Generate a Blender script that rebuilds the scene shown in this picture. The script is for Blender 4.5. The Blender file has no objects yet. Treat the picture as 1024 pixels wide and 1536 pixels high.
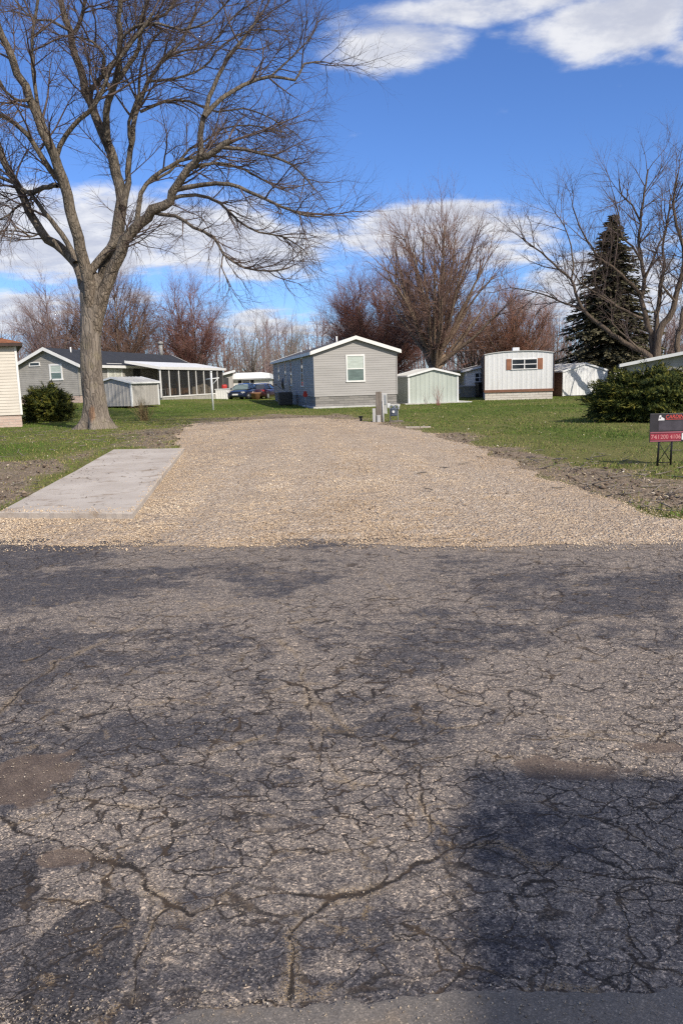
import bpy, bmesh, math, random
import numpy as np
from mathutils import Vector, Matrix

SC = bpy.context.scene
COL = SC.collection
R = math.radians
# ---------------------------------------------------------------- camera model (used to turn measured picture points into places)
F, CX, CY, H = 1153.0, 512.0, 768.0, 1.5
PIT, ROLL = math.atan(198 / 1153), R(1.7)
SP, CP = math.sin(PIT), math.cos(PIT)
FWD = np.array([0, CP, -SP])
_R0, _U0 = np.array([1.0, 0, 0]), np.array([0, SP, CP])
RT = math.cos(ROLL) * _R0 - math.sin(ROLL) * _U0
UP = math.sin(ROLL) * _R0 + math.cos(ROLL) * _U0
CAMP = np.array([0, 0, H])

def ray(px, py):
    return FWD + (px - CX) / F * RT + (CY - py) / F * UP
def G(px, py, z=0.0):
    d = ray(px, py); t = (z - H) / d[2]
    return CAMP + d * t
def P(px, py, Y):
    d = ray(px, py)
    return CAMP + d * (Y / d[1])
def proj(p):
    v = np.asarray(p, float) - CAMP
    w = v @ FWD
    return CX + F * (v @ RT) / w, CY - F * (v @ UP) / w
def smooth(t):
    t = np.clip(t, 0, 1)
    return t * t * (3 - 2 * t)
def T(x, y):
    """height of the terrain: almost flat, a low rise at the back on the left"""
    return 0.5 * smooth((y - 32) / 22.0) * smooth((-x - 5) / 10.0) * (1 - 0.95 * smooth((y - 56) / 26.0))
def hit(px, py, Y0=None):
    p = G(px, py)
    for _ in range(30):
        p = G(px, py, float(T(p[0], p[1])))
    return p
def at(px, Y):
    """point on the terrain seen at column px (taken near the horizon) and depth Y"""
    x = 0.0
    for _ in range(20):
        z = float(T(x, Y))
        a = proj((x - .5, Y, z))[0]; b = proj((x + .5, Y, z))[0]
        x += (px - (a + b) / 2) / (b - a)
    return np.array([x, Y, float(T(x, Y))])
def zat(x, y, py):
    """height above z=0 at which the column over (x,y) meets picture row py"""
    a = proj((x, y, 0))[1]; b = proj((x, y, 4))[1]
    return 4 * (py - a) / (b - a)
def solve_w(A, th, px):
    ax = np.array([math.cos(th), -math.sin(th), 0])
    lo, hi = 0.0, 30.0
    for _ in range(50):
        m = (lo + hi) / 2
        if proj(np.asarray(A) + ax * m)[0] < px: lo = m
        else: hi = m
    return lo

# ---------------------------------------------------------------- numpy noise
def _hash(ix, iy, s):
    h = (ix.astype(np.int64) * 374761393 + iy.astype(np.int64) * 668265263 + s * 1442695041) & 0xffffffff
    h = ((h ^ (h >> 13)) * 1274126177) & 0xffffffff
    h = h ^ (h >> 16)
    return (h & 0xffffff) / float(0xffffff)
def vnoise(x, y, s=0):
    ix, iy = np.floor(x), np.floor(y)
    fx, fy = x - ix, y - iy
    fx = fx * fx * (3 - 2 * fx); fy = fy * fy * (3 - 2 * fy)
    a, b = _hash(ix, iy, s), _hash(ix + 1, iy, s)
    c, d = _hash(ix, iy + 1, s), _hash(ix + 1, iy + 1, s)
    return (a * (1 - fx) + b * fx) * (1 - fy) + (c * (1 - fx) + d * fx) * fy
def fbm(x, y, s=0, o=4):
    v = 0; a = .5; t = 0
    for i in range(o):
        v = v + a * vnoise(x * 2 ** i + 17.3 * i, y * 2 ** i - 9.1 * i, s + i); t += a; a *= .5
    return v / t
def seg_dist(x, y, pts, closed=False):
    d = np.full(x.shape, 1e9)
    n = len(pts)
    for i in range(n if closed else n - 1):
        a, b = pts[i], pts[(i + 1) % n]
        vx, vy = b[0] - a[0], b[1] - a[1]
        t = np.clip(((x - a[0]) * vx + (y - a[1]) * vy) / (vx * vx + vy * vy + 1e-12), 0, 1)
        d = np.minimum(d, np.hypot(x - a[0] - t * vx, y - a[1] - t * vy))
    return d
def poly_sd(x, y, pts):
    """signed distance, positive inside"""
    ins = np.zeros(x.shape, bool); n = len(pts)
    for i in range(n):
        a, b = pts[i], pts[(i + 1) % n]
        c = ((a[1] > y) != (b[1] > y))
        xx = (b[0] - a[0]) * (y - a[1]) / (b[1] - a[1] + 1e-12) + a[0]
        ins ^= (c & (x < xx))
    d = seg_dist(x, y, pts, True)
    return np.where(ins, d, -d)

# ---------------------------------------------------------------- objects
def tag(o, label=None, cat=None, group=None, kind=None):
    if label: o['label'] = label
    if cat: o['category'] = cat
    if group: o['group'] = group
    if kind: o['kind'] = kind
    return o
def thing(name, loc, label, cat, rz=0.0, group=None):
    o = bpy.data.objects.new(name, None)
    o.empty_display_size = .2
    o.location = [float(c) for c in loc]; o.rotation_euler = (0, 0, rz)
    COL.objects.link(o)
    return tag(o, label, cat, group)
def link_mesh(name, me, mats, parent=None):
    o = bpy.data.objects.new(name, me)
    for m in (mats if isinstance(mats, (list, tuple)) else [mats]): me.materials.append(m)
    COL.objects.link(o)
    if parent is not None: o.parent = parent
    return o
def np_mesh(name, V, polys, mats, parent=None, smooth_=False, attrs=None, midx=None):
    """polys: list of (n,k) int arrays"""
    me = bpy.data.meshes.new(name)
    V = np.asarray(V, np.float32)
    me.vertices.add(len(V)); me.vertices.foreach_set('co', V.ravel())
    loops = np.concatenate([p.ravel() for p in polys]).astype(np.int32)
    tot = np.concatenate([np.full(len(p), p.shape[1]) for p in polys]).astype(np.int32)
    st = np.concatenate([[0], np.cumsum(tot)[:-1]]).astype(np.int32)
    me.loops.add(len(loops)); me.loops.foreach_set('vertex_index', loops)
    me.polygons.add(len(tot)); me.polygons.foreach_set('loop_start', st); me.polygons.foreach_set('loop_total', tot)
    if smooth_: me.polygons.foreach_set('use_smooth', np.ones(len(tot), bool))
    if midx is not None: me.polygons.foreach_set('material_index', np.asarray(midx, np.int32))
    if attrs:
        for k, a in attrs.items():
            at_ = me.attributes.new(k, 'FLOAT', 'POINT'); at_.data.foreach_set('value', np.asarray(a, np.float32))
    me.update(calc_edges=True); me.validate()
    return link_mesh(name, me, mats, parent)

class MB:
    def __init__(s): s.v = []; s.f = []; s.m = []; s.sm = []
    def add(s, vs, fs, m=0, sm=False):
        o = len(s.v); s.v += [tuple(float(c) for c in p) for p in vs]
        for f in fs: s.f.append(tuple(i + o for i in f)); s.m.append(m); s.sm.append(sm)
        return s
    def quad(s, a, b, c, d, m=0): return s.add([a, b, c, d], [(0, 1, 2, 3)], m)
    def box(s, x0, y0, z0, x1, y1, z1, m=0):
        vs = [(x0, y0, z0), (x1, y0, z0), (x1, y1, z0), (x0, y1, z0), (x0, y0, z1), (x1, y0, z1), (x1, y1, z1), (x0, y1, z1)]
        return s.add(vs, [(0, 3, 2, 1), (4, 5, 6, 7), (0, 1, 5, 4), (1, 2, 6, 5), (2, 3, 7, 6), (3, 0, 4, 7)], m)
    def bbox(s, x0, y0, z0, x1, y1, z1, b=.01, m=0):
        """bevelled box"""
        bm = bmesh.new(); bmesh.ops.create_cube(bm, size=1)
        for v in bm.verts:
            v.co = Vector(((x0 + x1) / 2 + v.co.x * (x1 - x0), (y0 + y1) / 2 + v.co.y * (y1 - y0), (z0 + z1) / 2 + v.co.z * (z1 - z0)))
        bmesh.ops.bevel(bm, geom=list(bm.edges), offset=b, segments=2, affect='EDGES', profile=.5)
        return s.bm(bm, m)
    def bm(s, bm, m=0, sm=False):
        bm.verts.index_update()
        s.add([v.co for v in bm.verts], [[v.index for v in f.verts] for f in bm.faces], m, sm); bm.free(); return s
    def tube(s, pts, rads, k=8, m=0, sm=True, cap=True):
        pts = [np.asarray(p, float) for p in pts]
        if not hasattr(rads, '__len__'): rads = [rads] * len(pts)
        n = len(pts); vs = []
        up = np.array([0.13, 0.21, 1.0])
        t = pts[-1] - pts[0]; t /= np.linalg.norm(t) + 1e-9
        if abs(t[2]) > .8: up = np.array([1.0, .17, .05])
        for i in range(n):
            d = pts[min(i + 1, n - 1)] - pts[max(i - 1, 0)]; d /= np.linalg.norm(d) + 1e-9
            a = np.cross(d, up); a /= np.linalg.norm(a) + 1e-9; b = np.cross(d, a)
            for j in range(k):
                an = 2 * math.pi * j / k
                vs.append(pts[i] + rads[i] * (math.cos(an) * a + math.sin(an) * b))
        fs = [(i * k + j, i * k + (j + 1) % k, (i + 1) * k + (j + 1) % k, (i + 1) * k + j) for i in range(n - 1) for j in range(k)]
        s.add(vs, fs, m, sm)
        if cap:
            s.add(vs[:k], [tuple(range(k))], m); s.add(vs[-k:], [tuple(range(k))[::-1]], m)
        return s
    def bar(s, a, b, r, k=8, m=0): return s.tube([a, b], [r, r], k, m)
    def lathe(s, prof, c=(0, 0), k=20, m=0, sm=True):
        vs = [(c[0] + r * math.cos(2 * math.pi * j / k), c[1] + r * math.sin(2 * math.pi * j / k), z) for r, z in prof for j in range(k)]
        fs = [(i * k + j, i * k + (j + 1) % k, (i + 1) * k + (j + 1) % k, (i + 1) * k + j) for i in range(len(prof) - 1) for j in range(k)]
        return s.add(vs, fs, m, sm)
    def build(s, name, mats, parent=None):
        me = bpy.data.meshes.new(name)
        me.from_pydata(s.v, [], s.f)
        me.polygons.foreach_set('material_index', s.m); me.polygons.foreach_set('use_smooth', s.sm)
        me.update()
        b = bmesh.new(); b.from_mesh(me); bmesh.ops.remove_doubles(b, verts=b.verts, dist=1e-5); bmesh.ops.recalc_face_normals(b, faces=b.faces); b.to_mesh(me); b.free()
        return link_mesh(name, me, mats, parent)
def copy_tree(o, parent=None):
    c = o.copy(); COL.objects.link(c)
    if parent is not None: c.parent = parent
    for ch in list(o.children): copy_tree(ch, c)
    return c

# ---------------------------------------------------------------- node helpers
def nd(nt, typ, ins=None, **props):
    n = nt.nodes.new(typ)
    for k, v in props.items(): setattr(n, k, v)
    for k, v in (ins or {}).items():
        if v is None: continue
        if isinstance(v, bpy.types.NodeSocket): nt.links.new(v, n.inputs[k])
        else: n.inputs[k].default_value = v
    return n
def c4(c): return (c[0], c[1], c[2], 1.0) if hasattr(c, '__len__') and not isinstance(c, bpy.types.NodeSocket) else c
def mixc(nt, f, a, b, bt='MIX'):
    n = nd(nt, 'ShaderNodeMix', {0: f, 6: c4(a), 7: c4(b)}, data_type='RGBA', blend_type=bt); return n.outputs[2]
def mth(nt, op, a, b=None, c=None, clamp=False):
    n = nd(nt, 'ShaderNodeMath', {0: a, 1: b, 2: c}, operation=op, use_clamp=clamp); return n.outputs[0]
def mapr(nt, v, a, b, c=0.0, d=1.0, smoothstep=True):
    n = nd(nt, 'ShaderNodeMapRange', {0: v, 1: a, 2: b, 3: c, 4: d}); n.interpolation_type = 'SMOOTHSTEP' if smoothstep else 'LINEAR'; n.clamp = True
    return n.outputs[0]
def noise(nt, vec, scale, detail=3.0, rough=.55, dist=0.0):
    return nd(nt, 'ShaderNodeTexNoise', {'Vector': vec, 'Scale': scale, 'Detail': detail, 'Roughness': rough, 'Distortion': dist}).outputs[0]
def voro(nt, vec, scale, feature='F1', out=0, rnd=1.0):
    return nd(nt, 'ShaderNodeTexVoronoi', {'Vector': vec, 'Scale': scale, 'Randomness': rnd}, feature=feature).outputs[out]
def ramp(nt, f, stops):
    n = nd(nt, 'ShaderNodeValToRGB', {0: f}); e = n.color_ramp.elements
    while len(e) < len(stops): e.new(.5)
    for i, (p, c) in enumerate(stops): e[i].position = p; e[i].color = c4(c)
    return n.outputs[0]
def vscale(nt, vec, s):
    return nd(nt, 'ShaderNodeVectorMath', {0: vec, 1: s}, operation='MULTIPLY').outputs[0]
def attr(nt, name): return nd(nt, 'ShaderNodeAttribute', attribute_name=name).outputs['Fac']
def bump(nt, h, strength=.5, dist=.01, normal=None):
    return nd(nt, 'ShaderNodeBump', {'Height': h, 'Strength': strength, 'Distance': dist, 'Normal': normal}).outputs[0]
def new_mat(name):
    m = bpy.data.materials.new(name); m.use_nodes = True; nt = m.node_tree
    b = nt.nodes['Principled BSDF']
    return m, nt, b
def setb(nt, b, col=None, rough=None, normal=None, spec=None, metal=None):
    for k, v in (('Base Color', c4(col) if col is not None else None), ('Roughness', rough), ('Normal', normal), ('Specular IOR Level', spec), ('Metallic', metal)):
        if v is None: continue
        if isinstance(v, bpy.types.NodeSocket): nt.links.new(v, b.inputs[k])
        else: b.inputs[k].default_value = v
def objco(nt): return nd(nt, 'ShaderNodeTexCoord').outputs['Object']

def simple(name, col, rough=.6, var=.12, scale=3.0, bmp=.0, bscale=60.0, metal=0.0, spec=.4, stretch=(1, 1, 1), dirt=None):
    """painted / plain surface with gentle tone variation and optional grime"""
    m, nt, b = new_mat(name)
    v = vscale(nt, objco(nt), stretch)
    n1 = noise(nt, v, scale, 4.0)
    lo = [c * (1 - var) for c in col]; hi = [min(1, c * (1 + var)) for c in col]
    c = mixc(nt, mapr(nt, n1, .3, .7), lo, hi)
    if dirt:
        n2 = noise(nt, v, scale * 2.7, 5.0, .65)
        c = mixc(nt, mapr(nt, n2, .52, .74, 0, dirt[1]), c, dirt[0])
    nrm = bump(nt, noise(nt, v, bscale, 3.0), bmp, .01) if bmp else None
    setb(nt, b, c, rough, nrm, spec, metal)
    return m
# ---------------------------------------------------------------- materials
M = {}
M['white_paint'] = simple('white_paint', (.78, .78, .77), .5, .05, 2.0, dirt=((.5, .48, .44), .25))
M['white_metal'] = simple('white_metal', (.74, .76, .77), .45, .06, 1.5, dirt=((.42, .4, .36), .35), stretch=(1, 1, .25))
M['cream_siding'] = simple('cream_siding', (.60, .56, .50), .55, .06, 1.3, dirt=((.45, .42, .37), .2))
M['taupe_siding'] = simple('taupe_siding', (.365, .356, .35), .6, .07, 1.2, bmp=.15, bscale=25, stretch=(.4, .4, 3))
M['grey_siding'] = simple('grey_siding', (.34, .325, .30), .6, .12, 1.6, bmp=.15, bscale=25, dirt=((.2, .19, .17), .3))
M['shade_siding'] = M['taupe_siding']
M['skirt_stone'] = None
M['shed_green'] = simple('shed_green', (.43, .475, .44), .45, .07, 1.6, dirt=((.33, .36, .33), .3), stretch=(1, 1, .2))
M['cover_concrete'] = simple('cover_concrete', (.38, .33, .27), .9, .15, 5.0)
M['shed_grey'] = simple('shed_grey', (.40, .385, .365), .6, .12, 1.6, dirt=((.27, .25, .22), .5), stretch=(1, 1, .2))
M['shed_roof'] = simple('shed_roof', (.50, .50, .485), .5, .1, 1.2, dirt=((.4, .39, .36), .4))
M['brown_panel'] = simple('brown_panel', (.17, .10, .075), .6, .15, 2.0, stretch=(1, 1, .3))
M['brown_trim'] = simple('brown_trim', (.22, .105, .065), .6, .12, 3.0)
M['shutter_brown'] = simple('shutter_brown', (.30, .13, .07), .6, .1, 4.0)
M['black'] = simple('black', (.012, .012, .014), .5, .2)
M['dark_grey'] = simple('dark_grey', (.05, .052, .055), .55, .15)
M['mid_grey'] = simple('mid_grey', (.25, .26, .27), .5, .12)
M['light_grey'] = simple('light_grey', (.5, .5, .49), .6, .1, dirt=((.3, .28, .26), .4))
M['galv'] = simple('galv', (.42, .44, .46), .4, .1, metal=.5)
M['meter_blue'] = simple('meter_blue', (.085, .105, .14), .45, .1)
M['red_plastic'] = simple('red_plastic', (.42, .03, .025), .5, .12)
M['rubber'] = simple('rubber', (.018, .018, .018), .8, .2)
M['tan_fabric'] = simple('tan_fabric', (.32, .17, .08), .85, .15, 5.0, bmp=.3)
M['cream_tarp'] = simple('cream_tarp', (.58, .5, .38), .7, .12, 2.0, bmp=.4, bscale=8)
M['dark_fabric'] = simple('dark_fabric', (.05, .035, .03), .85, .2)
M['terracotta'] = simple('terracotta', (.3, .16, .09), .8, .15, 6.0)
M['roof_brown'] = simple('roof_brown', (.26, .105, .05), .9, .25, 5.0, bmp=.5, bscale=30)
M['fascia_dark'] = simple('fascia_dark', (.05, .03, .025), .6, .15)
M['weathered_wood'] = simple('weathered_wood', (.19, .165, .14), .9, .35, 4.0, bmp=.6, bscale=30, stretch=(3, 3, .25), dirt=((.07, .06, .05), .7))
M['porch_floor'] = simple('porch_floor', (.4, .39, .36), .8, .15)

def m_shingle(name, col):
    m, nt, b = new_mat(name); co = objco(nt)
    v = vscale(nt, co, (3.0, 1.0, 1.0))
    br = nd(nt, 'ShaderNodeTexBrick', {'Vector': nd(nt, 'ShaderNodeMapping', {'Vector': co, 'Rotation': (0, 0, R(90))}).outputs[0], 'Color1': c4(col), 'Color2': c4([c * 1.5 for c in col]), 'Mortar': c4([c * .5 for c in col]), 'Scale': 1.0, 'Mortar Size': .008, 'Brick Width': .33, 'Row Height': .14})
    c = mixc(nt, mapr(nt, noise(nt, co, 1.0, 4.0), .3, .7, .0, .45), br.outputs[0], [c * 1.7 for c in col])
    setb(nt, b, c, .9, bump(nt, noise(nt, co, 90, 2.0), .6, .005)); return m
M['shingle_black'] = m_shingle('shingle_black', (.018, .02, .026))
M['shingle_grey'] = m_shingle('shingle_grey', (.055, .055, .06))

def m_blocks(name, c1, c2, mort, bw, rh, sc=1.0, var=.5):
    m, nt, b = new_mat(name); co = objco(nt)
    sx = nd(nt, 'ShaderNodeSeparateXYZ', {0: co})
    u = mth(nt, 'ADD', sx.outputs[0], sx.outputs[1])
    vec = nd(nt, 'ShaderNodeCombineXYZ', {0: u, 1: sx.outputs[2]}).outputs[0]
    vec = nd(nt, 'ShaderNodeVectorMath', {0: vec, 1: vscale(nt, nd(nt, 'ShaderNodeTexNoise', {'Vector': co, 'Scale': 4.0}).outputs[1], (.05, .05, .05))}, operation='ADD').outputs[0]
    br = nd(nt, 'ShaderNodeTexBrick', {'Vector': vec, 'Color1': c4(c1), 'Color2': c4(c2), 'Mortar': c4(mort), 'Scale': sc, 'Mortar Size': .01, 'Brick Width': bw, 'Row Height': rh, 'Mortar Smooth': .3})
    n = noise(nt, co, 6.0, 5.0, .65)
    c = mixc(nt, mapr(nt, n, .35, .7, 0, var), br.outputs[0], mort)
    h = mth(nt, 'SUBTRACT', mth(nt, 'MULTIPLY', n, .6), br.outputs[1])
    setb(nt, b, c, .85, bump(nt, h, .9, .03)); return m
M['skirt_stone'] = m_blocks('skirt_stone', (.30, .285, .27), (.17, .165, .16), (.24, .235, .225), .55, .13)
M['skirt_pink'] = m_blocks('skirt_pink', (.56, .42, .36), (.47, .34, .29), (.6, .53, .47), .45, .11, var=.35)
M['skirt_white'] = m_blocks('skirt_white', (.70, .66, .60), (.62, .57, .51), (.55, .5, .45), .5, .14, var=.3)

def m_mobile():
    """white embossed panels with streaks of grime"""
    m, nt, b = new_mat('white_embossed'); co = objco(nt)
    n = noise(nt, vscale(nt, co, (14, 14, 7)), 1.0, 3.0, .7)
    st = noise(nt, vscale(nt, co, (4, 4, .6)), 1.0, 4.0, .6)
    c = mixc(nt, mapr(nt, n, .5, .72, 0, .55), (.74, .75, .75), (.54, .52, .49))
    c = mixc(nt, mapr(nt, st, .5, .75, 0, .35), c, (.45, .43, .4))
    setb(nt, b, c, .55, bump(nt, n, .5, .01)); return m
M['white_embossed'] = m_mobile()

def m_glass(name, col, rough=.08, spec=.5, var=.25):
    m, nt, b = new_mat(name); co = objco(nt)
    c = mixc(nt, mapr(nt, noise(nt, vscale(nt, co, (2, 2, 9)), 1.0, 2.0), .35, .65), [x * (1 - var) for x in col], [min(1, x * (1 + var)) for x in col])
    setb(nt, b, c, rough, None, spec)
    b.inputs['Coat Weight'].default_value = .6; b.inputs['Coat Roughness'].default_value = .03
    return m
M['glass_dark'] = m_glass('glass_dark', (.02, .026, .03))
M['glass_blind'] = m_glass('glass_blind', (.46, .52, .48), .5, .3, .08)
M['glass_teal'] = m_glass('glass_teal', (.13, .18, .17), .2, .4, .15)
M['glass_white'] = m_glass('glass_white', (.55, .56, .5), .5, .3, .2)

def m_car(name, col):
    m, nt, b = new_mat(name); co = objco(nt)
    c = mixc(nt, noise(nt, co, 3.0), [x * .85 for x in col], col)
    setb(nt, b, c, .3, None, .5, .35); b.inputs['Coat Weight'].default_value = 1; b.inputs['Coat Roughness'].default_value = .05
    return m
M['car_blue'] = m_car('car_blue', (.016, .026, .065)); M['car_maroon'] = m_car('car_maroon', (.045, .012, .02))
M['lamp_glass'] = m_glass('lamp_glass', (.5, .5, .5), .1)
M['tail_red'] = m_glass('tail_red', (.4, .02, .02), .15)

def m_bark(name, c1, c2, c3, vs=(9, 9, 1.3), scar=None, moss=None, strength=.9, grad=None):
    m, nt, b = new_mat(name); co = objco(nt)
    w = nd(nt, 'ShaderNodeTexNoise', {'Vector': co, 'Scale': 3.0, 'Detail': 3.0}).outputs[1]
    v = nd(nt, 'ShaderNodeVectorMath', {0: vscale(nt, co, vs), 1: vscale(nt, w, (1.6, 1.6, .8))}, operation='ADD').outputs[0]
    n = noise(nt, v, 1.0, 5.0, .62)
    e = voro(nt, v, 1.2, 'DISTANCE_TO_EDGE')
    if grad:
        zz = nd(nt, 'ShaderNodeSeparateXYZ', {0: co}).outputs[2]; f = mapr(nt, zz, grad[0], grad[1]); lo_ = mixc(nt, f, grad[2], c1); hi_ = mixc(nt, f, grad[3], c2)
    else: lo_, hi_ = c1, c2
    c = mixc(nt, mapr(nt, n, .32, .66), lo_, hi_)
    c = mixc(nt, mapr(nt, e, .0, .12, .55, 0), c, c3)
    big = noise(nt, co, .9, 3.0)
    c = mixc(nt, mapr(nt, big, .45, .7, 0, .45), c, [x * 1.25 for x in c2])
    if moss: c = mixc(nt, mapr(nt, noise(nt, co, 2.2, 4.0), .5, .68, 0, .5), c, moss)
    if scar:
        d = nd(nt, 'ShaderNodeVectorMath', {0: co, 1: scar[0]}, operation='SUBTRACT').outputs[0]
        d = nd(nt, 'ShaderNodeVectorMath', {0: vscale(nt, d, scar[1])}, operation='LENGTH').outputs[1]
        d = mth(nt, 'ADD', d, mth(nt, 'MULTIPLY', n, .8))
        c = mixc(nt, mapr(nt, d, .9, 1.4, .75, 0), c, scar[2])
    h = mth(nt, 'ADD', mth(nt, 'MULTIPLY', mapr(nt, e, 0, .18), .7), mth(nt, 'MULTIPLY', n, .6))
    setb(nt, b, c, .92, bump(nt, h, strength, .03), .15)
    return m
def m_twig(name, c1, c2, sc=.6):
    m, nt, b = new_mat(name); co = objco(nt)
    c = mixc(nt, mapr(nt, noise(nt, co, sc, 2.0), .35, .65), c1, c2)
    setb(nt, b, c, .85, None, .2); return m
M['twig_big'] = m_twig('twig_big', (.088, .067, .062), (.145, .108, .096))
M['bark_bg'] = m_bark('bark_bg', (.12, .09, .075), (.21, .165, .13), (.05, .04, .035))
M['bark_dark'] = m_bark('bark_dark', (.085, .065, .052), (.155, .12, .092), (.04, .032, .027))
M['bark_tan'] = m_bark('bark_tan', (.17, .125, .095), (.29, .22, .16), (.07, .055, .045))
M['bark_grey'] = m_bark('bark_grey', (.16, .14, .13), (.26, .23, .21), (.08, .07, .065))
M['twig_brown'] = m_twig('twig_brown', (.17, .105, .085), (.24, .155, .125))
M['twig_red'] = m_twig('twig_red', (.19, .088, .075), (.26, .145, .12))
M['twig_rust'] = m_twig('twig_rust', (.25, .12, .085), (.29, .165, .12))
M['twig_mauve'] = m_twig('twig_mauve', (.22, .15, .155), (.26, .19, .18))
M['twig_grey'] = m_twig('twig_grey', (.26, .225, .21), (.33, .29, .26))
M['twig_redstem'] = m_twig('twig_redstem', (.3, .1, .1), (.28, .16, .14))
M['twig_straw'] = m_twig('twig_straw', (.34, .26, .14), (.23, .17, .09), 5.0)

def m_leafy(name, attrname, stops, rough=.7, transl=.15):
    m, nt, b = new_mat(name)
    c = ramp(nt, attr(nt, attrname), stops)
    setb(nt, b, c, rough, None, .25)
    return m
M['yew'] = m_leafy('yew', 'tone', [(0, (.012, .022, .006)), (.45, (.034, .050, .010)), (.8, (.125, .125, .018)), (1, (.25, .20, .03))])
M['spruce'] = m_leafy('spruce', 'tone', [(0, (.055, .055, .032)), (.5, (.115, .108, .065)), (1, (.20, .175, .105))])
M['grass_blade'] = m_leafy('grass_blade', 'tone', [(0, (.050, .112, .015)), (.45, (.105, .168, .028)), (.75, (.215, .21, .065)), (1, (.38, .30, .15))], .8)
M['litter'] = m_leafy('litter', 'tone', [(0, (.07, .045, .03)), (.4, (.22, .15, .09)), (.7, (.45, .36, .24)), (1, (.74, .68, .56))], .8)
M['pebble'] = m_leafy('pebble', 'tone', [(0, (.27, .195, .13)), (.25, (.49, .372, .255)), (.6, (.64, .51, .365)), (.9, (.75, .635, .485)), (1, (.82, .75, .63))], .85)
M['crumb'] = m_leafy('crumb', 'tone', [(0, (.10, .08, .065)), (.5, (.30, .25, .20)), (.85, (.42, .35, .27)), (1, (.62, .56, .48))], .85)
M['mulch'] = m_leafy('mulch', 'tone', [(0, (.06, .045, .035)), (.5, (.16, .12, .09)), (.85, (.28, .22, .165)), (1, (.5, .43, .35))], .9)

def m_screen():
    m, nt, b = new_mat('insect_screen'); setb(nt, b, (.02, .021, .022), .8)
    tr = nd(nt, 'ShaderNodeBsdfTransparent'); co = objco(nt)
    f = mapr(nt, noise(nt, vscale(nt, co, (1, .5, 1)), 1.0, 3.0), .35, .7, .55, .75)
    mx = nd(nt, 'ShaderNodeMixShader', {0: f, 1: tr.outputs[0], 2: b.outputs[0]}); nt.links.new(mx.outputs[0], nt.nodes['Material Output'].inputs[0]); return m
M['screen'] = m_screen()
# ---------------------------------------------------------------- ground, road, gravel
rng = np.random.default_rng(7)
ws = lambda pts: [tuple(G(*p)[:2]) for p in pts]
EDGE_A, EDGE_B = G(0, 819), G(1024, 816)
def edge_y(x):
    k = (EDGE_B[1] - EDGE_A[1]) / (EDGE_B[0] - EDGE_A[0])
    return EDGE_A[1] + k * (x - EDGE_A[0])
def fan_grid(ys, nu, a, b, far):
    """rows ys, nu columns, fine over +-(a*y+b), stretched to +-far at the ends"""
    u = np.linspace(-1, 1, nu)
    Y, U = np.meshgrid(ys, u, indexing='ij')
    X = U * (a * np.maximum(Y, 0) + b) + far * np.sign(U) * np.abs(U) ** 15
    n, k = Y.shape
    i = np.arange(n * k).reshape(n, k)
    q = np.stack([i[:-1, :-1], i[:-1, 1:], i[1:, 1:], i[1:, :-1]], -1).reshape(-1, 4)
    return X.ravel(), Y.ravel(), q
# drive outline (a band along the road that narrows towards the far lot)
GRAVEL = ws([(-900, 770), (-300, 771), (-40, 770), (90, 770), (200, 769), (240, 710), (276, 672), (258, 660), (268, 645), (300, 635), (380, 629), (470, 627), (540, 630), (592, 640), (650, 651), (705, 668), (760, 690), (820, 718), (880, 742), (940, 762), (1010, 778), (1120, 790), (1500, 796), (2200, 800)])
GRAVEL += [(30, float(edge_y(30)) - .06), (-30, float(edge_y(-30)) - .06)]
DIRT_L = ws([(-500, 712), (-60, 696), (70, 688), (150, 668), (185, 650), (225, 640), (330, 628), (330, 640), (280, 690), (172, 673), (0, 768), (-500, 772)])
DIRT_R = ws([(600, 636), (690, 650), (770, 668), (870, 690), (960, 708), (1024, 722), (1300, 745), (1900, 770), (1900, 800), (1024, 785), (900, 775), (820, 745), (740, 708), (660, 674), (600, 650)])
DIRT_B = ws([(260, 640), (300, 628), (420, 622), (540, 622), (640, 634), (640, 645), (540, 640), (420, 634), (300, 645)])
def gravel_sd(x, y):
    return poly_sd(x, y, GRAVEL)
def dirt_amt(x, y):
    sd = np.maximum(poly_sd(x, y, DIRT_R), poly_sd(x, y, DIRT_B))
    s = .4 + y * .03
    r = smooth((sd + (fbm(x * .9, y * .6, 5) - .5) * 3.4 * s + .2 * s) / (1.1 * s)) * (.35 + 1.0 * fbm(x * 1.4, y * 1.1, 6))
    l = smooth((poly_sd(x, y, DIRT_L) + (fbm(x * .8, y * .5, 8) - .5) * 3.0 * s + .2 * s) / (1.2 * s)) * (.55 + .5 * fbm(x * 2.0, y * 1.2, 9))
    return np.clip(np.maximum(r, l), 0, 1)

def dry_amt(x, y):
    near = np.maximum(poly_sd(x, y, DIRT_R), np.maximum(poly_sd(x, y, DIRT_L), poly_sd(x, y, DIRT_B)))
    return np.clip(smooth((fbm(x * .35, y * .25, 31) - .32) / .4) * .8 + .75 * smooth(1 + near / (1.0 + .1 * y) + (fbm(x * 1.1, y * .8, 32) - .5)), 0, 1)
ys = np.concatenate([np.linspace(-40, 5, 12)[:-1], np.geomspace(5.0, 95, 520), np.geomspace(100, 900, 14)])
X, Y, Q = fan_grid(ys, 521, .62, 2.0, 620)
Z = T(X, Y) + (fbm(X * .5, Y * .5, 3) - .5) * .05 + (fbm(X * 3, Y * 3, 4) - .5) * .03
Z = Z - .08 * smooth((gravel_sd(X, Y) + .02) / .35)
Z = np.where(Y < edge_y(X) + .25, -.10, Z)
np_mesh('lawn', np.stack([X, Y, Z], 1), [Q], None or [], None, True, {'dirt': dirt_amt(X, Y), 'dry': dry_amt(X, Y)})
lawn = bpy.data.objects['lawn']; tag(lawn, kind='structure')
m, nt, b = new_mat('lawn_soil'); co = objco(nt)
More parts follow.
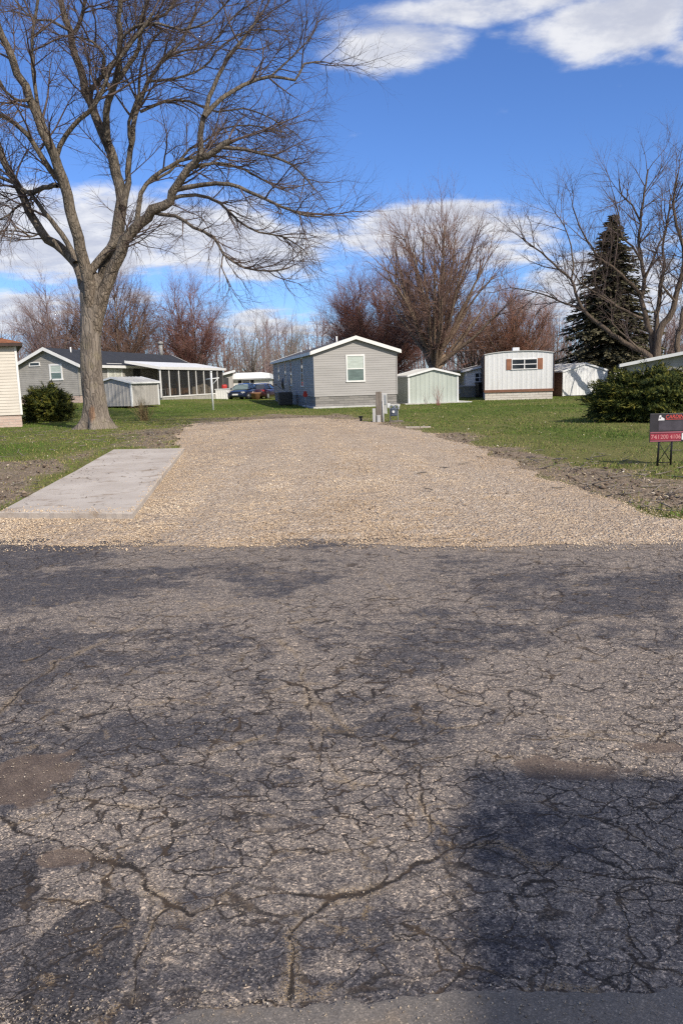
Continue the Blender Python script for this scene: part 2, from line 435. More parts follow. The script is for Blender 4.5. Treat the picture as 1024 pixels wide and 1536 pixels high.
n1 = noise(nt, co, 5.0, 5.0, .65); n2 = noise(nt, vscale(nt, co, (28, 14, 28)), 1.0, 4.0, .7)
g = mixc(nt, mapr(nt, n1, .35, .65), (.066, .105, .020), (.125, .15, .034))
g = mixc(nt, mth(nt, 'MULTIPLY', attr(nt, 'dry'), .55), g, (.23, .195, .085))
g = mixc(nt, mapr(nt, n2, .5, .68, 0, .6), g, (.09, .08, .03))
d = mixc(nt, mapr(nt, n2, .36, .66), (.15, .115, .086), (.33, .26, .19))
d = mixc(nt, mapr(nt, n1, .5, .7, 0, .6), d, (.37, .295, .22))
da = mth(nt, 'ADD', attr(nt, 'dirt'), mth(nt, 'ADD', mth(nt, 'MULTIPLY', mth(nt, 'SUBTRACT', n1, .5), 1.3), mth(nt, 'MULTIPLY', mth(nt, 'SUBTRACT', n2, .5), 1.0)))
c = mixc(nt, mapr(nt, da, .18, .82), g, d)
setb(nt, b, c, .95, bump(nt, mth(nt, 'ADD', n1, n2), .9, .05), .1)
lawn.data.materials.append(m)

# ---- road
CR = [[(-60, 1105), (0, 1062), (40, 1030), (75, 1000), (150, 960), (200, 942), (270, 925), (340, 912), (430, 903)],
      [(375, 925), (430, 970), (450, 1000), (455, 1040), (470, 1080), (490, 1130), (520, 1180)],
      [(-60, 1215), (0, 1225), (20, 1238), (60, 1262), (110, 1290), (170, 1300), (200, 1325), (240, 1355), (290, 1372), (330, 1352), (380, 1345), (440, 1350), (480, 1345), (560, 1330), (640, 1300), (690, 1260)],
      [(60, 1205), (110, 1200), (180, 1215), (250, 1210), (330, 1190), (400, 1170), (460, 1160), (540, 1175)],
      [(480, 1350), (470, 1380), (452, 1410), (460, 1440), (450, 1490)],
      [(240, 1355), (238, 1400), (222, 1450), (205, 1500)],
      [(690, 1260), (760, 1265), (830, 1300), (900, 1325), (960, 1335), (1060, 1330)],
      [(690, 1260), (640, 1190), (600, 1150), (540, 1100), (455, 1040)],
      [(560, 1010), (640, 1030), (720, 1050), (800, 1080), (860, 1100), (960, 1120), (1060, 1150)],
      [(585, 835), (580, 880), (620, 930), (700, 960)],
      [(930, 1200), (980, 1250), (1060, 1300)],
      [(820, 1110), (900, 1098), (1000, 1105), (1060, 1100)],
      [(200, 1060), (330, 1050), (430, 1030), (520, 1020), (600, 1005)],
      [(250, 1130), (380, 1110), (480, 1090), (600, 1075), (700, 1100)],
      [(560, 1330), (585, 1290), (640, 1250), (660, 1210)], [(330, 1352), (300, 1290), (330, 1250), (400, 1235)]]
CRW = [1.3, 1.0, 1.6, 1.0, 1.2, .7, 1.1, .8, .8, .6, .9, .6, .8, .7, .7, .5]
BEHIND = -3.0
ys = np.concatenate([np.linspace(BEHIND, 1.1, 14)[:-1], 1 / np.linspace(1 / 1.1, 1 / 8.3, 470)])
X, Y, Q = fan_grid(ys, 661, .62, 1.0, 70)
keep = (Y.reshape(-1, 661) < edge_y(X.reshape(-1, 661)) + .35)
Qk = Q.reshape(len(ys) - 1, 660, 4)[keep[1:, 1:] & keep[1:, :-1]]
wx = X + (fbm(X * 3.2, Y * 3.2, 61, 4) - .5) * .22; wy = Y + (fbm(X * 3.2, Y * 3.2, 71, 4) - .5) * .22
crk = np.full(X.shape, .3); tan_ = np.zeros(X.shape)
for pl, w in zip(CR, CRW):
    dd = seg_dist(wx, wy, ws(pl))
    crk = np.minimum(crk, dd / (w * (.35 + 1.3 * fbm(X * 3, Y * 3, 81, 3))))
    tan_ = np.maximum(tan_, smooth(1 - dd / (.030 * w)) * smooth((fbm(X * 4, Y * 4, 91) - .40) / .2))
def ell(px, py, rx, ry):
    c = G(px, py); a = G(px + rx, py); e = G(px, py - ry); f = G(px, py + ry)
    return np.sqrt(((X - c[0]) / abs(a[0] - c[0])) ** 2 + ((Y - c[1]) / (.5 * abs(e[1] - f[1]))) ** 2)
wob = (fbm(X * 1.8, Y * 1.8, 41, 6) - .5) + .45 * (fbm(X * 7, Y * 7, 42, 4) - .5)
allig = .45 + .4 * smooth((fbm(X * .9, Y * .9, 45) - .34) / .2)
for e in [(470, 1120, 420, 150), (800, 1230, 330, 120), (120, 1060, 220, 70), (560, 1240, 240, 90)]:
    allig = np.maximum(allig, smooth((1.25 - ell(*e) + wob * 1.6) / .5))
dirt = np.zeros(X.shape)
for e in [(25, 1165, 80, 42), (850, 1158, 150, 38), (985, 1120, 60, 12), (100, 1288, 40, 12)]:
    dirt = np.maximum(dirt, smooth((1.1 - ell(*e) + wob * 1.9) / .45))
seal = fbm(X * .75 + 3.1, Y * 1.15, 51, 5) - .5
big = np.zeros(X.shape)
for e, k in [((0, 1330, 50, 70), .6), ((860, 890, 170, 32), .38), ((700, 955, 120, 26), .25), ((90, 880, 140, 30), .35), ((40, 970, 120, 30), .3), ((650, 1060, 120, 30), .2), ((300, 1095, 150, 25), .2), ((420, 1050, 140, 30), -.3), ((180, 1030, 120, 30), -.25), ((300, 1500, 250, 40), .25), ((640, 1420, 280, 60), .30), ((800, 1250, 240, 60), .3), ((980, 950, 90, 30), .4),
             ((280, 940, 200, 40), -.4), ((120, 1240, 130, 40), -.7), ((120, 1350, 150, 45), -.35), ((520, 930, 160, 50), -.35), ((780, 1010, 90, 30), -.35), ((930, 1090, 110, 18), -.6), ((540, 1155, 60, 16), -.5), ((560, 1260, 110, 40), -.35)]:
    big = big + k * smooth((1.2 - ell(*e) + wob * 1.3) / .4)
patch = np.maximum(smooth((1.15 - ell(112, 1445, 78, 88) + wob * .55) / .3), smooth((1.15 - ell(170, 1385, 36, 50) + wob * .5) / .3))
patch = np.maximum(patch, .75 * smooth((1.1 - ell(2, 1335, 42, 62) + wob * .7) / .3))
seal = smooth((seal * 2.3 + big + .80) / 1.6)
Zr = -.003 * smooth(1 - crk / .012) + .006 * fbm(X * 6, Y * 6, 15) + .012 * (fbm(X * 1.2, Y * 1.2, 16) - .5) - .004 * dirt
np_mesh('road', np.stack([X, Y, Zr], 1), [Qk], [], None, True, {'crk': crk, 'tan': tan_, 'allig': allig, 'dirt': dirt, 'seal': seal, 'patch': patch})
road = bpy.data.objects['road']; tag(road, kind='structure')
m, nt, b = new_mat('worn_asphalt'); co = objco(nt)
A = {k: attr(nt, k) for k in ('crk', 'tan', 'allig', 'dirt', 'seal', 'patch')}
n_hi = noise(nt, co, 60.0, 4.0, .7)
warp = nd(nt, 'ShaderNodeTexNoise', {'Vector': co, 'Scale': 4.0, 'Detail': 6.0, 'Roughness': .62}).outputs[1]
wv = nd(nt, 'ShaderNodeVectorMath', {0: co, 1: vscale(nt, warp, (.22, .22, 0))}, operation='ADD').outputs[0]
wv2 = nd(nt, 'ShaderNodeVectorMath', {0: co, 1: vscale(nt, nd(nt, 'ShaderNodeTexNoise', {'Vector': co, 'Scale': 14.0, 'Detail': 3.0}).outputs[1], (.06, .06, 0))}, operation='ADD').outputs[0]
wv3 = nd(nt, 'ShaderNodeVectorMath', {0: co, 1: vscale(nt, nd(nt, 'ShaderNodeTexNoise', {'Vector': co, 'Scale': 60.0, 'Detail': 2.0}).outputs[1], (.012, .012, 0))}, operation='ADD').outputs[0]
n_mid = noise(nt, co, 11.0, 5.0, .65); n_lo = noise(nt, co, 1.6, 4.0, .6)
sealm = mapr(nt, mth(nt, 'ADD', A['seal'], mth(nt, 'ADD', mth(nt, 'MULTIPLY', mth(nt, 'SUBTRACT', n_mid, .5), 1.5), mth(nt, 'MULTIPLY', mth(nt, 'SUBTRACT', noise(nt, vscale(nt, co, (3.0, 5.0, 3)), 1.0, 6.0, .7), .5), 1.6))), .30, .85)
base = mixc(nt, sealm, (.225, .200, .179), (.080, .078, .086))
base = mixc(nt, mapr(nt, n_lo, .5, .75, 0, .45), base, (.28, .237, .198))
base = mixc(nt, mapr(nt, noise(nt, co, 26.0, 4.0, .7), .5, .66, 0, .42), base, (.060, .060, .072))
base = mixc(nt, mapr(nt, noise(nt, vscale(nt, co, (17, 23, 17)), 1.0, 4.0, .7), .56, .7, 0, .38), base, (.34, .28, .22))
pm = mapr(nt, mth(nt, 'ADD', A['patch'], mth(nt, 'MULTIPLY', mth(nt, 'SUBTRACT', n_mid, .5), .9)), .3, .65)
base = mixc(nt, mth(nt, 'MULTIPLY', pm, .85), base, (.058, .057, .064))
# stones showing in the binder
v1 = nd(nt, 'ShaderNodeTexVoronoi', {'Vector': wv2, 'Scale': 165.0}); v2 = nd(nt, 'ShaderNodeTexVoronoi', {'Vector': wv3, 'Scale': 340.0})
s1 = nd(nt, 'ShaderNodeSeparateColor', {0: v1.outputs['Color']}); s2 = nd(nt, 'ShaderNodeSeparateColor', {0: v2.outputs['Color']})
k1 = ramp(nt, s1.outputs[0], [(0, (.42, .41, .43)), (.45, (.84, .83, .84)), (.80, (1.2, 1.17, 1.12)), (.93, (1.8, 1.68, 1.5)), (1, (2.7, 2.5, 2.2))])
k2 = ramp(nt, s2.outputs[0], [(0, (.45, .45, .46)), (.6, (.95, .95, .95)), (.9, (1.5, 1.45, 1.4)), (1, (2.1, 2, 1.9))])
col = mixc(nt, 1.0, base, k1, 'MULTIPLY'); col = mixc(nt, .8, col, k2, 'MULTIPLY')
# cracks
wva = vscale(nt, wv, (.8, 1.15, 1)); wvb = vscale(nt, wv2, (.75, 1.2, 1))
e1 = voro(nt, wva, 2.9, 'DISTANCE_TO_EDGE'); e2 = voro(nt, wva, 8.5, 'DISTANCE_TO_EDGE'); e3 = voro(nt, wvb, 19.0, 'DISTANCE_TO_EDGE')
wvar = mapr(nt, n_mid, .33, .68, .35, 1.2, False)
brk = mapr(nt, noise(nt, co, 3.1, 3.0), .40, .56)
c1 = mth(nt, 'MULTIPLY', mapr(nt, mth(nt, 'DIVIDE', e1, wvar), .004, .019, 1, 0), mth(nt, 'MULTIPLY', brk, mapr(nt, A['allig'], .2, .8, .2, 1)))
c2 = mth(nt, 'MULTIPLY', mapr(nt, mth(nt, 'DIVIDE', e2, wvar), .014, .048, 1, 0), mth(nt, 'MULTIPLY', A['allig'], mapr(nt, noise(nt, co, 2.6, 4.0),   .36, .50, .30, 1)))
c3 = mth(nt, 'MULTIPLY', mapr(nt, mth(nt, 'DIVIDE', e3, wvar), .010, .04, .6, 0), mth(nt, 'MULTIPLY', A['allig'], mapr(nt, noise(nt, co, 2.0, 3.0), .50, .60)))
ck = mth(nt, 'MAXIMUM', mth(nt, 'MAXIMUM', c1, c2), mth(nt, 'MAXIMUM', c3, mapr(nt, mth(nt, 'ADD', A['crk'], mth(nt, 'MULTIPLY', mth(nt, 'SUBTRACT', n_hi, .5), .018)), .002, .007, 1, 0)))
ck = mth(nt, 'MULTIPLY', ck, mapr(nt, A['dirt'], .3, .8, 1, .25))
tm = mth(nt, 'MULTIPLY', mth(nt, 'MAXIMUM', A['tan'], mth(nt, 'MULTIPLY', mapr(nt, e1, .0, .06, 1, 0), mapr(nt, n_mid, .5, .62))), mapr(nt, s2.outputs[1], .42, .55))
col = mixc(nt, mth(nt, 'MULTIPLY', tm, .75), col, mixc(nt, s2.outputs[1], (.17, .12, .075), (.44, .33, .20)))
col = mixc(nt, mth(nt, 'MULTIPLY', ck, .95), col, mixc(nt, mapr(nt, n_mid, .45, .65), (.022, .018, .016), (.062, .043, .029)))
dm = mapr(nt, mth(nt, 'ADD', A['dirt'], mth(nt, 'MULTIPLY', mth(nt, 'SUBTRACT', n_mid, .5), 1.6)), .35, .75)
dcol = mixc(nt, 1.0, mixc(nt, mapr(nt, noise(nt, co, 9.0, 5.0, .65), .35, .65), (.098, .072, .058), (.165, .125, .098)), mixc(nt, .5, (1, 1, 1), k2), 'MULTIPLY')
col = mixc(nt, mth(nt, 'MULTIPLY', dm, .82), col, dcol)
hh = mth(nt, 'SUBTRACT', mth(nt, 'ADD', mth(nt, 'MULTIPLY', s1.outputs[0], .35), mth(nt, 'MULTIPLY', s2.outputs[0], .2)), mth(nt, 'MULTIPLY', ck, 1.1))
setb(nt, b, col, .85, bump(nt, hh, .55, .005), .25)
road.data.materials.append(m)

# ---- smoother pavement on the near side of the road
PA, PB = G(150, 1520), G(1024, 1482)
def pave_y(x): return PA[1] + (PB[1] - PA[1]) / (PB[0] - PA[0]) * (x - PA[0])
xs = np.concatenate([np.linspace(-70, -5, 20)[:-1], np.linspace(-5, 6, 900), np.linspace(6, 70, 20)[1:]])
top = pave_y(xs) + (fbm(xs * 4, xs * 0 + 2.2, 22, 5) - .5) * .10 + (vnoise(xs * 45, xs * 0, 23) - .5) * .014 - .35 * smooth((-xs - .35) / .5)
rows = [np.stack([xs, top, np.full(xs.shape, .011)], 1), np.stack([xs, top - .02, np.full(xs.shape, .017)], 1)]
for k in (.1, .25, .5, 1.0, 2.0, 4.0, 8.0): rows.append(np.stack([xs, pave_y(xs) - .5 - k, np.full(xs.shape, .018)], 1))
n = len(xs); V = np.concatenate(rows); i = np.arange(len(V)).reshape(-1, n)
q = np.stack([i[1:, :-1], i[1:, 1:], i[:-1, 1:], i[:-1, :-1]], -1).reshape(-1, 4)
pv = np_mesh('pavement', V, [q], [], None, True); tag(pv, kind='structure')
m, nt, b = new_mat('smooth_pavement'); co = objco(nt)
n1 = noise(nt, co, 3.0, 5.0, .6); v1 = nd(nt, 'ShaderNodeTexVoronoi', {'Vector': co, 'Scale': 260.0}); s1 = nd(nt, 'ShaderNodeSeparateColor', {0: v1.outputs['Color']})
c = mixc(nt, mapr(nt, n1, .3, .7), (.155, .142, .13), (.215, .19, .165))
c = mixc(nt, mapr(nt, noise(nt, co, 5.0, 4.0), .58, .72, 0, .6), c, (.30, .23, .16))
c = mixc(nt, .7, c, ramp(nt, s1.outputs[0], [(0, (.6, .6, .6)), (.7, (1, 1, 1)), (.96, (1.4, 1.35, 1.3)), (1, (2.4, 2.3, 2.1))]), 'MULTIPLY')
setb(nt, b, c, .88, bump(nt, s1.outputs[0], .5, .003), .25); pv.data.materials.append(m)

# ---- gravel drive
ys = np.concatenate([1 / np.linspace(1 / 6.0, 1 / 33.0, 330)])
X, Y, Q = fan_grid(ys, 521, .62, 2.0, 40)
sd = gravel_sd(X, Y)
inside = sd + (fbm(X * 1.3, Y * .9, 33, 3) - .5) * (.25 + .035 * Y) + (vnoise(X * 14, Y * 14, 34) - .5) * .06 > 0
ok = inside[Q].all(1)
used = np.unique(Q[ok]); remap = np.full(len(X), -1); remap[used] = np.arange(len(used))
mound = .09 * smooth((sd - .3) / 3.0) * smooth((Y - 9) / 6)
ruts = .03 * (fbm(X * .9, Y * .12, 35) - .5)
fe = smooth((Y - edge_y(X) + .02) / .5)
Zg = np.maximum(T(X, Y), 0) + .004 + .012 * fe + mound + (ruts + .045 * (fbm(X * 2.6, Y * 4.5, 36) - .5) + .02 * (vnoise(X * 26, Y * 26, 37) - .5)) * smooth(sd / .3)
gv = np_mesh('gravel_drive', np.stack([X, Y, Zg], 1)[used], [remap[Q[ok]]], [], None, True, {'wet': smooth((fbm(X * .7, Y * .5, 38) - .45) / .25)[used]}); tag(gv, kind='structure')
m, nt, b = new_mat('crushed_gravel'); co = objco(nt)
wv2 = nd(nt, 'ShaderNodeVectorMath', {0: co, 1: vscale(nt, nd(nt, 'ShaderNodeTexNoise', {'Vector': co, 'Scale': 20.0}).outputs[1], (.03, .03, 0))}, operation='ADD').outputs[0]
v1 = nd(nt, 'ShaderNodeTexVoronoi', {'Vector': wv2, 'Scale': 34.0}); v2 = nd(nt, 'ShaderNodeTexVoronoi', {'Vector': wv2, 'Scale': 75.0})
s1 = nd(nt, 'ShaderNodeSeparateColor', {0: v1.outputs['Color']}); s2 = nd(nt, 'ShaderNodeSeparateColor', {0: v2.outputs['Color']})
st = [(0, (.22, .155, .11)), (.25, (.47, .36, .255)), (.6, (.60, .475, .35)), (.88, (.66, .55, .43)), (1, (.82, .74, .63))]
c = mixc(nt, .5, ramp(nt, s1.outputs[0], st), ramp(nt, s2.outputs[0], st))
n1 = noise(nt, vscale(nt, co, (1.2, .8, 1)), 1.0, 5.0, .6)
c = mixc(nt, mapr(nt, n1, .5, .72, 0, .4), c, (.40, .305, .22))
c = mixc(nt, mth(nt, 'MULTIPLY', attr(nt, 'wet'), .22), c, (.30, .22, .155))
h = mth(nt, 'SUBTRACT', mth(nt, 'MULTIPLY', s1.outputs[0], .4), mth(nt, 'ADD', v1.outputs[0], mth(nt, 'MULTIPLY', v2.outputs[0], .5)))
setb(nt, b, c, .9, bump(nt, h, 1.0, .03), .2); gv.data.materials.append(m)
def gz(x, y):
    s = gravel_sd(x, y)
    return np.maximum(T(x, y), 0) + .004 + .012 * smooth((y - edge_y(x) + .02) / .5) + .09 * smooth((s - .3) / 3.0) * smooth((y - 9) / 6)

# ---- scattered small pieces (one object per uncountable mass)
def scatter(name, x, y, z, size, aspect, mat, tone, seed, flat=.6, kind='stone', lift=.3):
    r = np.random.default_rng(seed); n = len(x)
    if kind == 'stone':
        base = np.array([[1, 0, 0], [0, 1, 0], [-1, 0, 0], [0, -1, 0], [.1, .1, 1], [-.1, 0, -.8]], float)
        fc = np.array([[0, 1, 4], [1, 2, 4], [2, 3, 4], [3, 0, 4], [1, 0, 5], [2, 1, 5], [3, 2, 5], [0, 3, 5]])
    else:
        base = np.array([[-1, 0, 0], [-.1, .5, .18], [1, .05, 0], [.1, -.5, .14]], float)
        fc = np.array([[0, 3, 2], [0, 2, 1]])
    k = len(base)
    V = np.repeat(base[None], n, 0) * (1 + (r.random((n, k, 1)) - .5) * .7)
    V = V * np.stack([size, size * aspect, size * flat], 1)[:, None, :]
    a = r.random(n) * 6.283; ti = (r.random(n) - .5) * .9
    ca, sa = np.cos(a)[:, None], np.sin(a)[:, None]
    ct, st_ = np.cos(ti)[:, None], np.sin(ti)[:, None]
    V = np.stack([V[..., 0] * ct + V[..., 2] * st_, V[..., 1], -V[..., 0] * st_ + V[..., 2] * ct], -1)
    V = np.stack([V[..., 0] * ca - V[..., 1] * sa, V[..., 0] * sa + V[..., 1] * ca, V[..., 2]], -1)
    V += np.stack([x, y, z + size * flat * lift], 1)[:, None, :]
    Fc = (fc[None] + (np.arange(n) * k)[:, None, None]).reshape(-1, 3)
    o = np_mesh(name, V.reshape(-1, 3), [Fc], [mat], None, False, {'tone': np.repeat(tone, k)})
    return tag(o, kind='stuff')
def fan_points(n, y0, y1, seed, p=1.6, a=.62, b=1.2):
    """points over the fan the view covers (and a margin), thinning with distance"""
    r = np.random.default_rng(seed)
    u = r.random(n); e = 1 - p + 1
    y = (y0 ** e + u * (y1 ** e - y0 ** e)) ** (1 / e) if abs(e) > 1e-6 else y0 * (y1 / y0) ** u
    return (r.random(n) * 2 - 1) * (a * y + b), y
TRK = [ws(p) for p in ([(250, 822), (330, 760), (385, 700), (420, 640)], [(470, 822), (470, 740), (470, 690), (470, 640)], [(1100, 812), (900, 775), (740, 725), (640, 685), (560, 645)], [(1000, 822), (780, 780), (640, 730), (560, 690), (500, 645)])]
def track(x, y):
    d = np.full(x.shape, 9.)
    wob_ = (fbm(x * .6, y * .6, 47, 3) - .5) * .5
    for p in TRK: d = np.minimum(d, seg_dist(x + wob_, y, p))
    return smooth(1 - d / .42) * (.5 + .8 * fbm(x * 1.5, y * .8, 48, 3))
# stones of the drive
x, y = fan_points(260000, 6.2, 31, 1, 2.3)
s = gravel_sd(x, y) + (fbm(x * 1.3, y * .9, 33, 3) - .5) * (.25 + .035 * y)
edge_keep = np.random.default_rng(3).random(len(x))
kp = (s > -.02) | ((s > -.45 - .02 * y) & (edge_keep < .28 * np.exp(s * 3)) & (y > edge_y(x) - .3))
x, y, s = x[kp], y[kp], s[kp]
r = np.random.default_rng(4); size = (.0045 + .0085 * r.random(len(x)) ** 2.2) * (1 + .03 * (y - 7)) * np.where(r.random(len(x)) < .02, 1.9, 1)
SZ = np.where(s > 0, gz(x, y), np.where(y < edge_y(x) + .2, .008, T(x, y) + .01))
size = size * (1 - .3 * track(x, y)); SZ = SZ - .012 * track(x, y) * (s > .2)
scatter('gravel', x, y, SZ, size, .55 + .4 * r.random(len(x)), M['pebble'], np.clip(r.normal(.44, .17, len(x)) + .85 * (fbm(x * .8, y * .55, 39, 5) - .5) - .17 * track(x, y), 0, 1), 5)
def blob_amt(x, y):
    a = np.zeros(x.shape)
    for px, py, rx, ry in [(25, 1165, 80, 42), (850, 1158, 150, 38), (985, 1120, 60, 12), (100, 1288, 40, 12), (60, 1520, 120, 22), (350, 1505, 120, 14)]:
        c = G(px, py); ax_ = abs(G(px + rx, py)[0] - c[0]); ay_ = .5 * abs(G(px, py - ry)[1] - G(px, py + ry)[1])
        a = np.maximum(a, smooth((1.25 - np.hypot((x - c[0]) / ax_, (y - c[1]) / ay_)) / .4))
    return a
# loose grit on the road
x, y = fan_points(60000, 1.3, 7.2, 11, 2.0, .62, .6)
kp = y < edge_y(x) - .02; x, y = x[kp], y[kp]; r = np.random.default_rng(12)
dens = fbm(x * 1.6, y * 1.6, 44); bl_ = blob_amt(x, y); kp = (r.random(len(x)) < (smooth((dens - .36) / .25) * .9 + .08) * .30 + .65 * bl_); x, y = x[kp], y[kp]
size = .0018 + .0035 * r.random(len(x)) ** 2.5
scatter('road_grit', x, y, np.where(y < pave_y(x), .018, .004) + 0 * x, size, .6 + .3 * r.random(len(x)), M['crumb'], np.clip(r.normal(.55, .2, len(x)), 0, 1), 13)
# dead leaves and chips on lawn, dirt and drive
x, y = fan_points(34000, 6.8, 50, 21, 1.3)
r = np.random.default_rng(22); da = dirt_amt(x, y); gs = gravel_sd(x, y)
pk = np.where(gs > 0, .08, .20 + 1.1 * da) * np.where(y > 33, .45, 1); kp = (r.random(len(x)) < pk * 1.7 * (.35 * (da > .3) + smooth((fbm(x * .9, y * .6, 46, 4) - .32) / .3))) & (y > edge_y(x) + .2)
x, y, gs = x[kp], y[kp], gs[kp]
size = (.012 + .022 * r.random(len(x)) ** 2) * (1 + .012 * y)
scatter('leaf_litter', x, y, np.where(gs > 0, gz(x, y) + .008, T(x, y) + .025), size, .45 + .4 * r.random(len(x)), M['litter'], np.clip(r.beta(1.3, 1.1, len(x)), 0, 1), 23, .5, 'leaf', .8)
# torn sods and clods of the bare strips
x, y = fan_points(60000, 6.8, 34, 25, 1.4)
r = np.random.default_rng(26); da = dirt_amt(x, y); gs = gravel_sd(x, y)
kp = (r.random(len(x)) < smooth((da - .45) / .4) * .45) & (gs < .15) & (y > edge_y(x) + .15); x, y = x[kp], y[kp]
size = (.008 + .045 * r.random(len(x)) ** 6) * (1 + .01 * y)
scatter('soil_clods', x, y, T(x, y) + .005, size, .5 + .4 * r.random(len(x)), M['mulch'], np.clip(r.normal(.45, .25, len(x)), 0, 1), 27, .5, 'stone', .5)
# ---- grass
def grass(name, n, y0, y1, seed, hmin, hmax, w0, p):
    x, y = fan_points(n, y0, y1, seed, p, .66, 1.5); r = np.random.default_rng(seed + 1)
    cl = fbm(x * 2.2, y * 1.6, 77, 3); da = dirt_amt(x, y); gs = gravel_sd(x, y)
    kp = (r.random(n) < np.clip((1.02 - da * .98), .05, 1) * smooth((cl - .18) / .3)) & (gs < -.03) & (y > edge_y(x) + .25)
    x, y, cl, da = x[kp], y[kp], cl[kp], da[kp]; n = len(x)
    h = (hmin + (hmax - hmin) * r.random(n) ** 1.5) * (.6 + .8 * cl) * (1 - .35 * da); a = r.random(n) * 6.283; lean = (r.random((n, 2)) - .5) * 1.3 * h[:, None]
    w = w0 * (1 + .028 * y); dx, dy = np.cos(a) * w, np.sin(a) * w; z = T(x, y) - .005
    V = np.stack([np.stack([x - dx, y - dy, z], 1), np.stack([x + dx, y + dy, z], 1), np.stack([x + lean[:, 0], y + lean[:, 1], z + h], 1)], 1)
    dry = dry_amt(x, y)
    tone = np.clip(r.normal(.34, .2, n) + .22 * dry + .28 * da + (r.random(n) < .06) * .4, 0, 1)
    o = np_mesh(name, V.reshape(-1, 3), [np.arange(n * 3).reshape(-1, 3)], [M['grass_blade']], None, False, {'tone': np.repeat(tone, 3)})
    tag(o, kind='stuff')
grass('grass', 420000, 7.0, 75, 101, .022, .065, .0065, 1.15)
# ---- concrete pad left behind by a removed home
pad = [G(-2, 768, .09), G(199, 769, .09), G(276, 672, .10), G(171, 674, .10)]
mb = MB(); n = 26
cs = [np.array(p) for p in pad]
def padpt(u, v):
    return (cs[0] * (1 - u) + cs[1] * u) * (1 - v) + (cs[3] * (1 - u) + cs[2] * u) * v
ringp = []
for k in range(n): ringp.append(padpt(k / n, 0))
for k in range(n): ringp.append(padpt(1, k / n))
for k in range(n): ringp.append(padpt(1 - k / n, 1))
for k in range(n): ringp.append(padpt(0, 1 - k / n))
rp = random.Random(5); cen = sum(ringp) / len(ringp)
out = []; inn = []; bot = []
for p in ringp:
    d = (cen - p); d /= np.linalg.norm(d)
    j = rp.uniform(0, .012)
    inn.append(p + d * (.025 + j)); out.append(p + d * j + np.array([0, 0, -.012])); bot.append(p * np.array([1, 1, 0]) + d * j + np.array([0, 0, -.05]))
N = len(ringp); o = inn + out + bot
mb.add(o, [tuple(range(N))] + [(i, N + i, N + (i + 1) % N, (i + 1) % N) for i in range(N)] + [(N + i, 2 * N + i, 2 * N + (i + 1) % N, N + (i + 1) % N) for i in range(N)])
m, nt, b = new_mat('old_concrete'); co = objco(nt)
n1 = noise(nt, co, 1.1, 5.0, .6); n2 = noise(nt, vscale(nt, co, (2.6, 3.2, 3)), 1.0, 6.0, .7); n3 = noise(nt, co, 55, 2.0)
c = mixc(nt, mapr(nt, n1, .3, .7), (.41, .365, .32), (.51, .465, .415))
c = mixc(nt, mapr(nt, n2, .53, .67, 0, .75), c, (.26, .20, .145))
c = mixc(nt, mapr(nt, n3, .62, .75, 0, .5), c, (.22, .18, .14))
setb(nt, b, c, .9, bump(nt, mth(nt, 'ADD', n1, n3), .4, .01), .2)
ps = mb.build('concrete_pad', [m]); tag(ps, 'long pale concrete pad with leaf debris lying beside the gravel', 'concrete pad')
# twigs and debris blown onto the pad
r = np.random.default_rng(61); n = 420; u, v = r.random(n), r.random(n)
kp = r.random(n) < .25 + .75 * smooth((fbm(u * 4, v * 9, 62) - .48) / .1); u, v = u[kp], v[kp]
pp = np.array([padpt(a_, b_) for a_, b_ in zip(u * .96 + .02, v * .97 + .015)])
scatter('pad_debris', pp[:, 0], pp[:, 1], pp[:, 2] + .003, .012 + .03 * r.random(len(pp)) ** 2, .3 + .4 * r.random(len(pp)), M['mulch'], np.clip(r.normal(.5, .2, len(pp)), 0, 1), 63, .35, 'leaf', .5)

# gravel kicked onto the pad's edges
n = 900; u, v = r.random(n), r.random(n); e = np.abs(r.normal(0, .035, n)); sde = r.integers(0, 3, n)
u = np.where(sde == 0, 1 - e, u); v = np.where(sde == 1, e * .6, v); kp = (sde < 2) | (r.random(n) < .12); u, v = np.clip(u[kp], 0, .995), np.clip(v[kp], .003, .995)
pp = np.array([padpt(a_, b_) for a_, b_ in zip(u, v)])
scatter('spilled_gravel', pp[:, 0], pp[:, 1], pp[:, 2], .006 + .010 * r.random(len(pp)) ** 2, .5 + .4 * r.random(len(pp)), M['pebble'], np.clip(r.normal(.45, .2, len(pp)), 0, 1), 64)
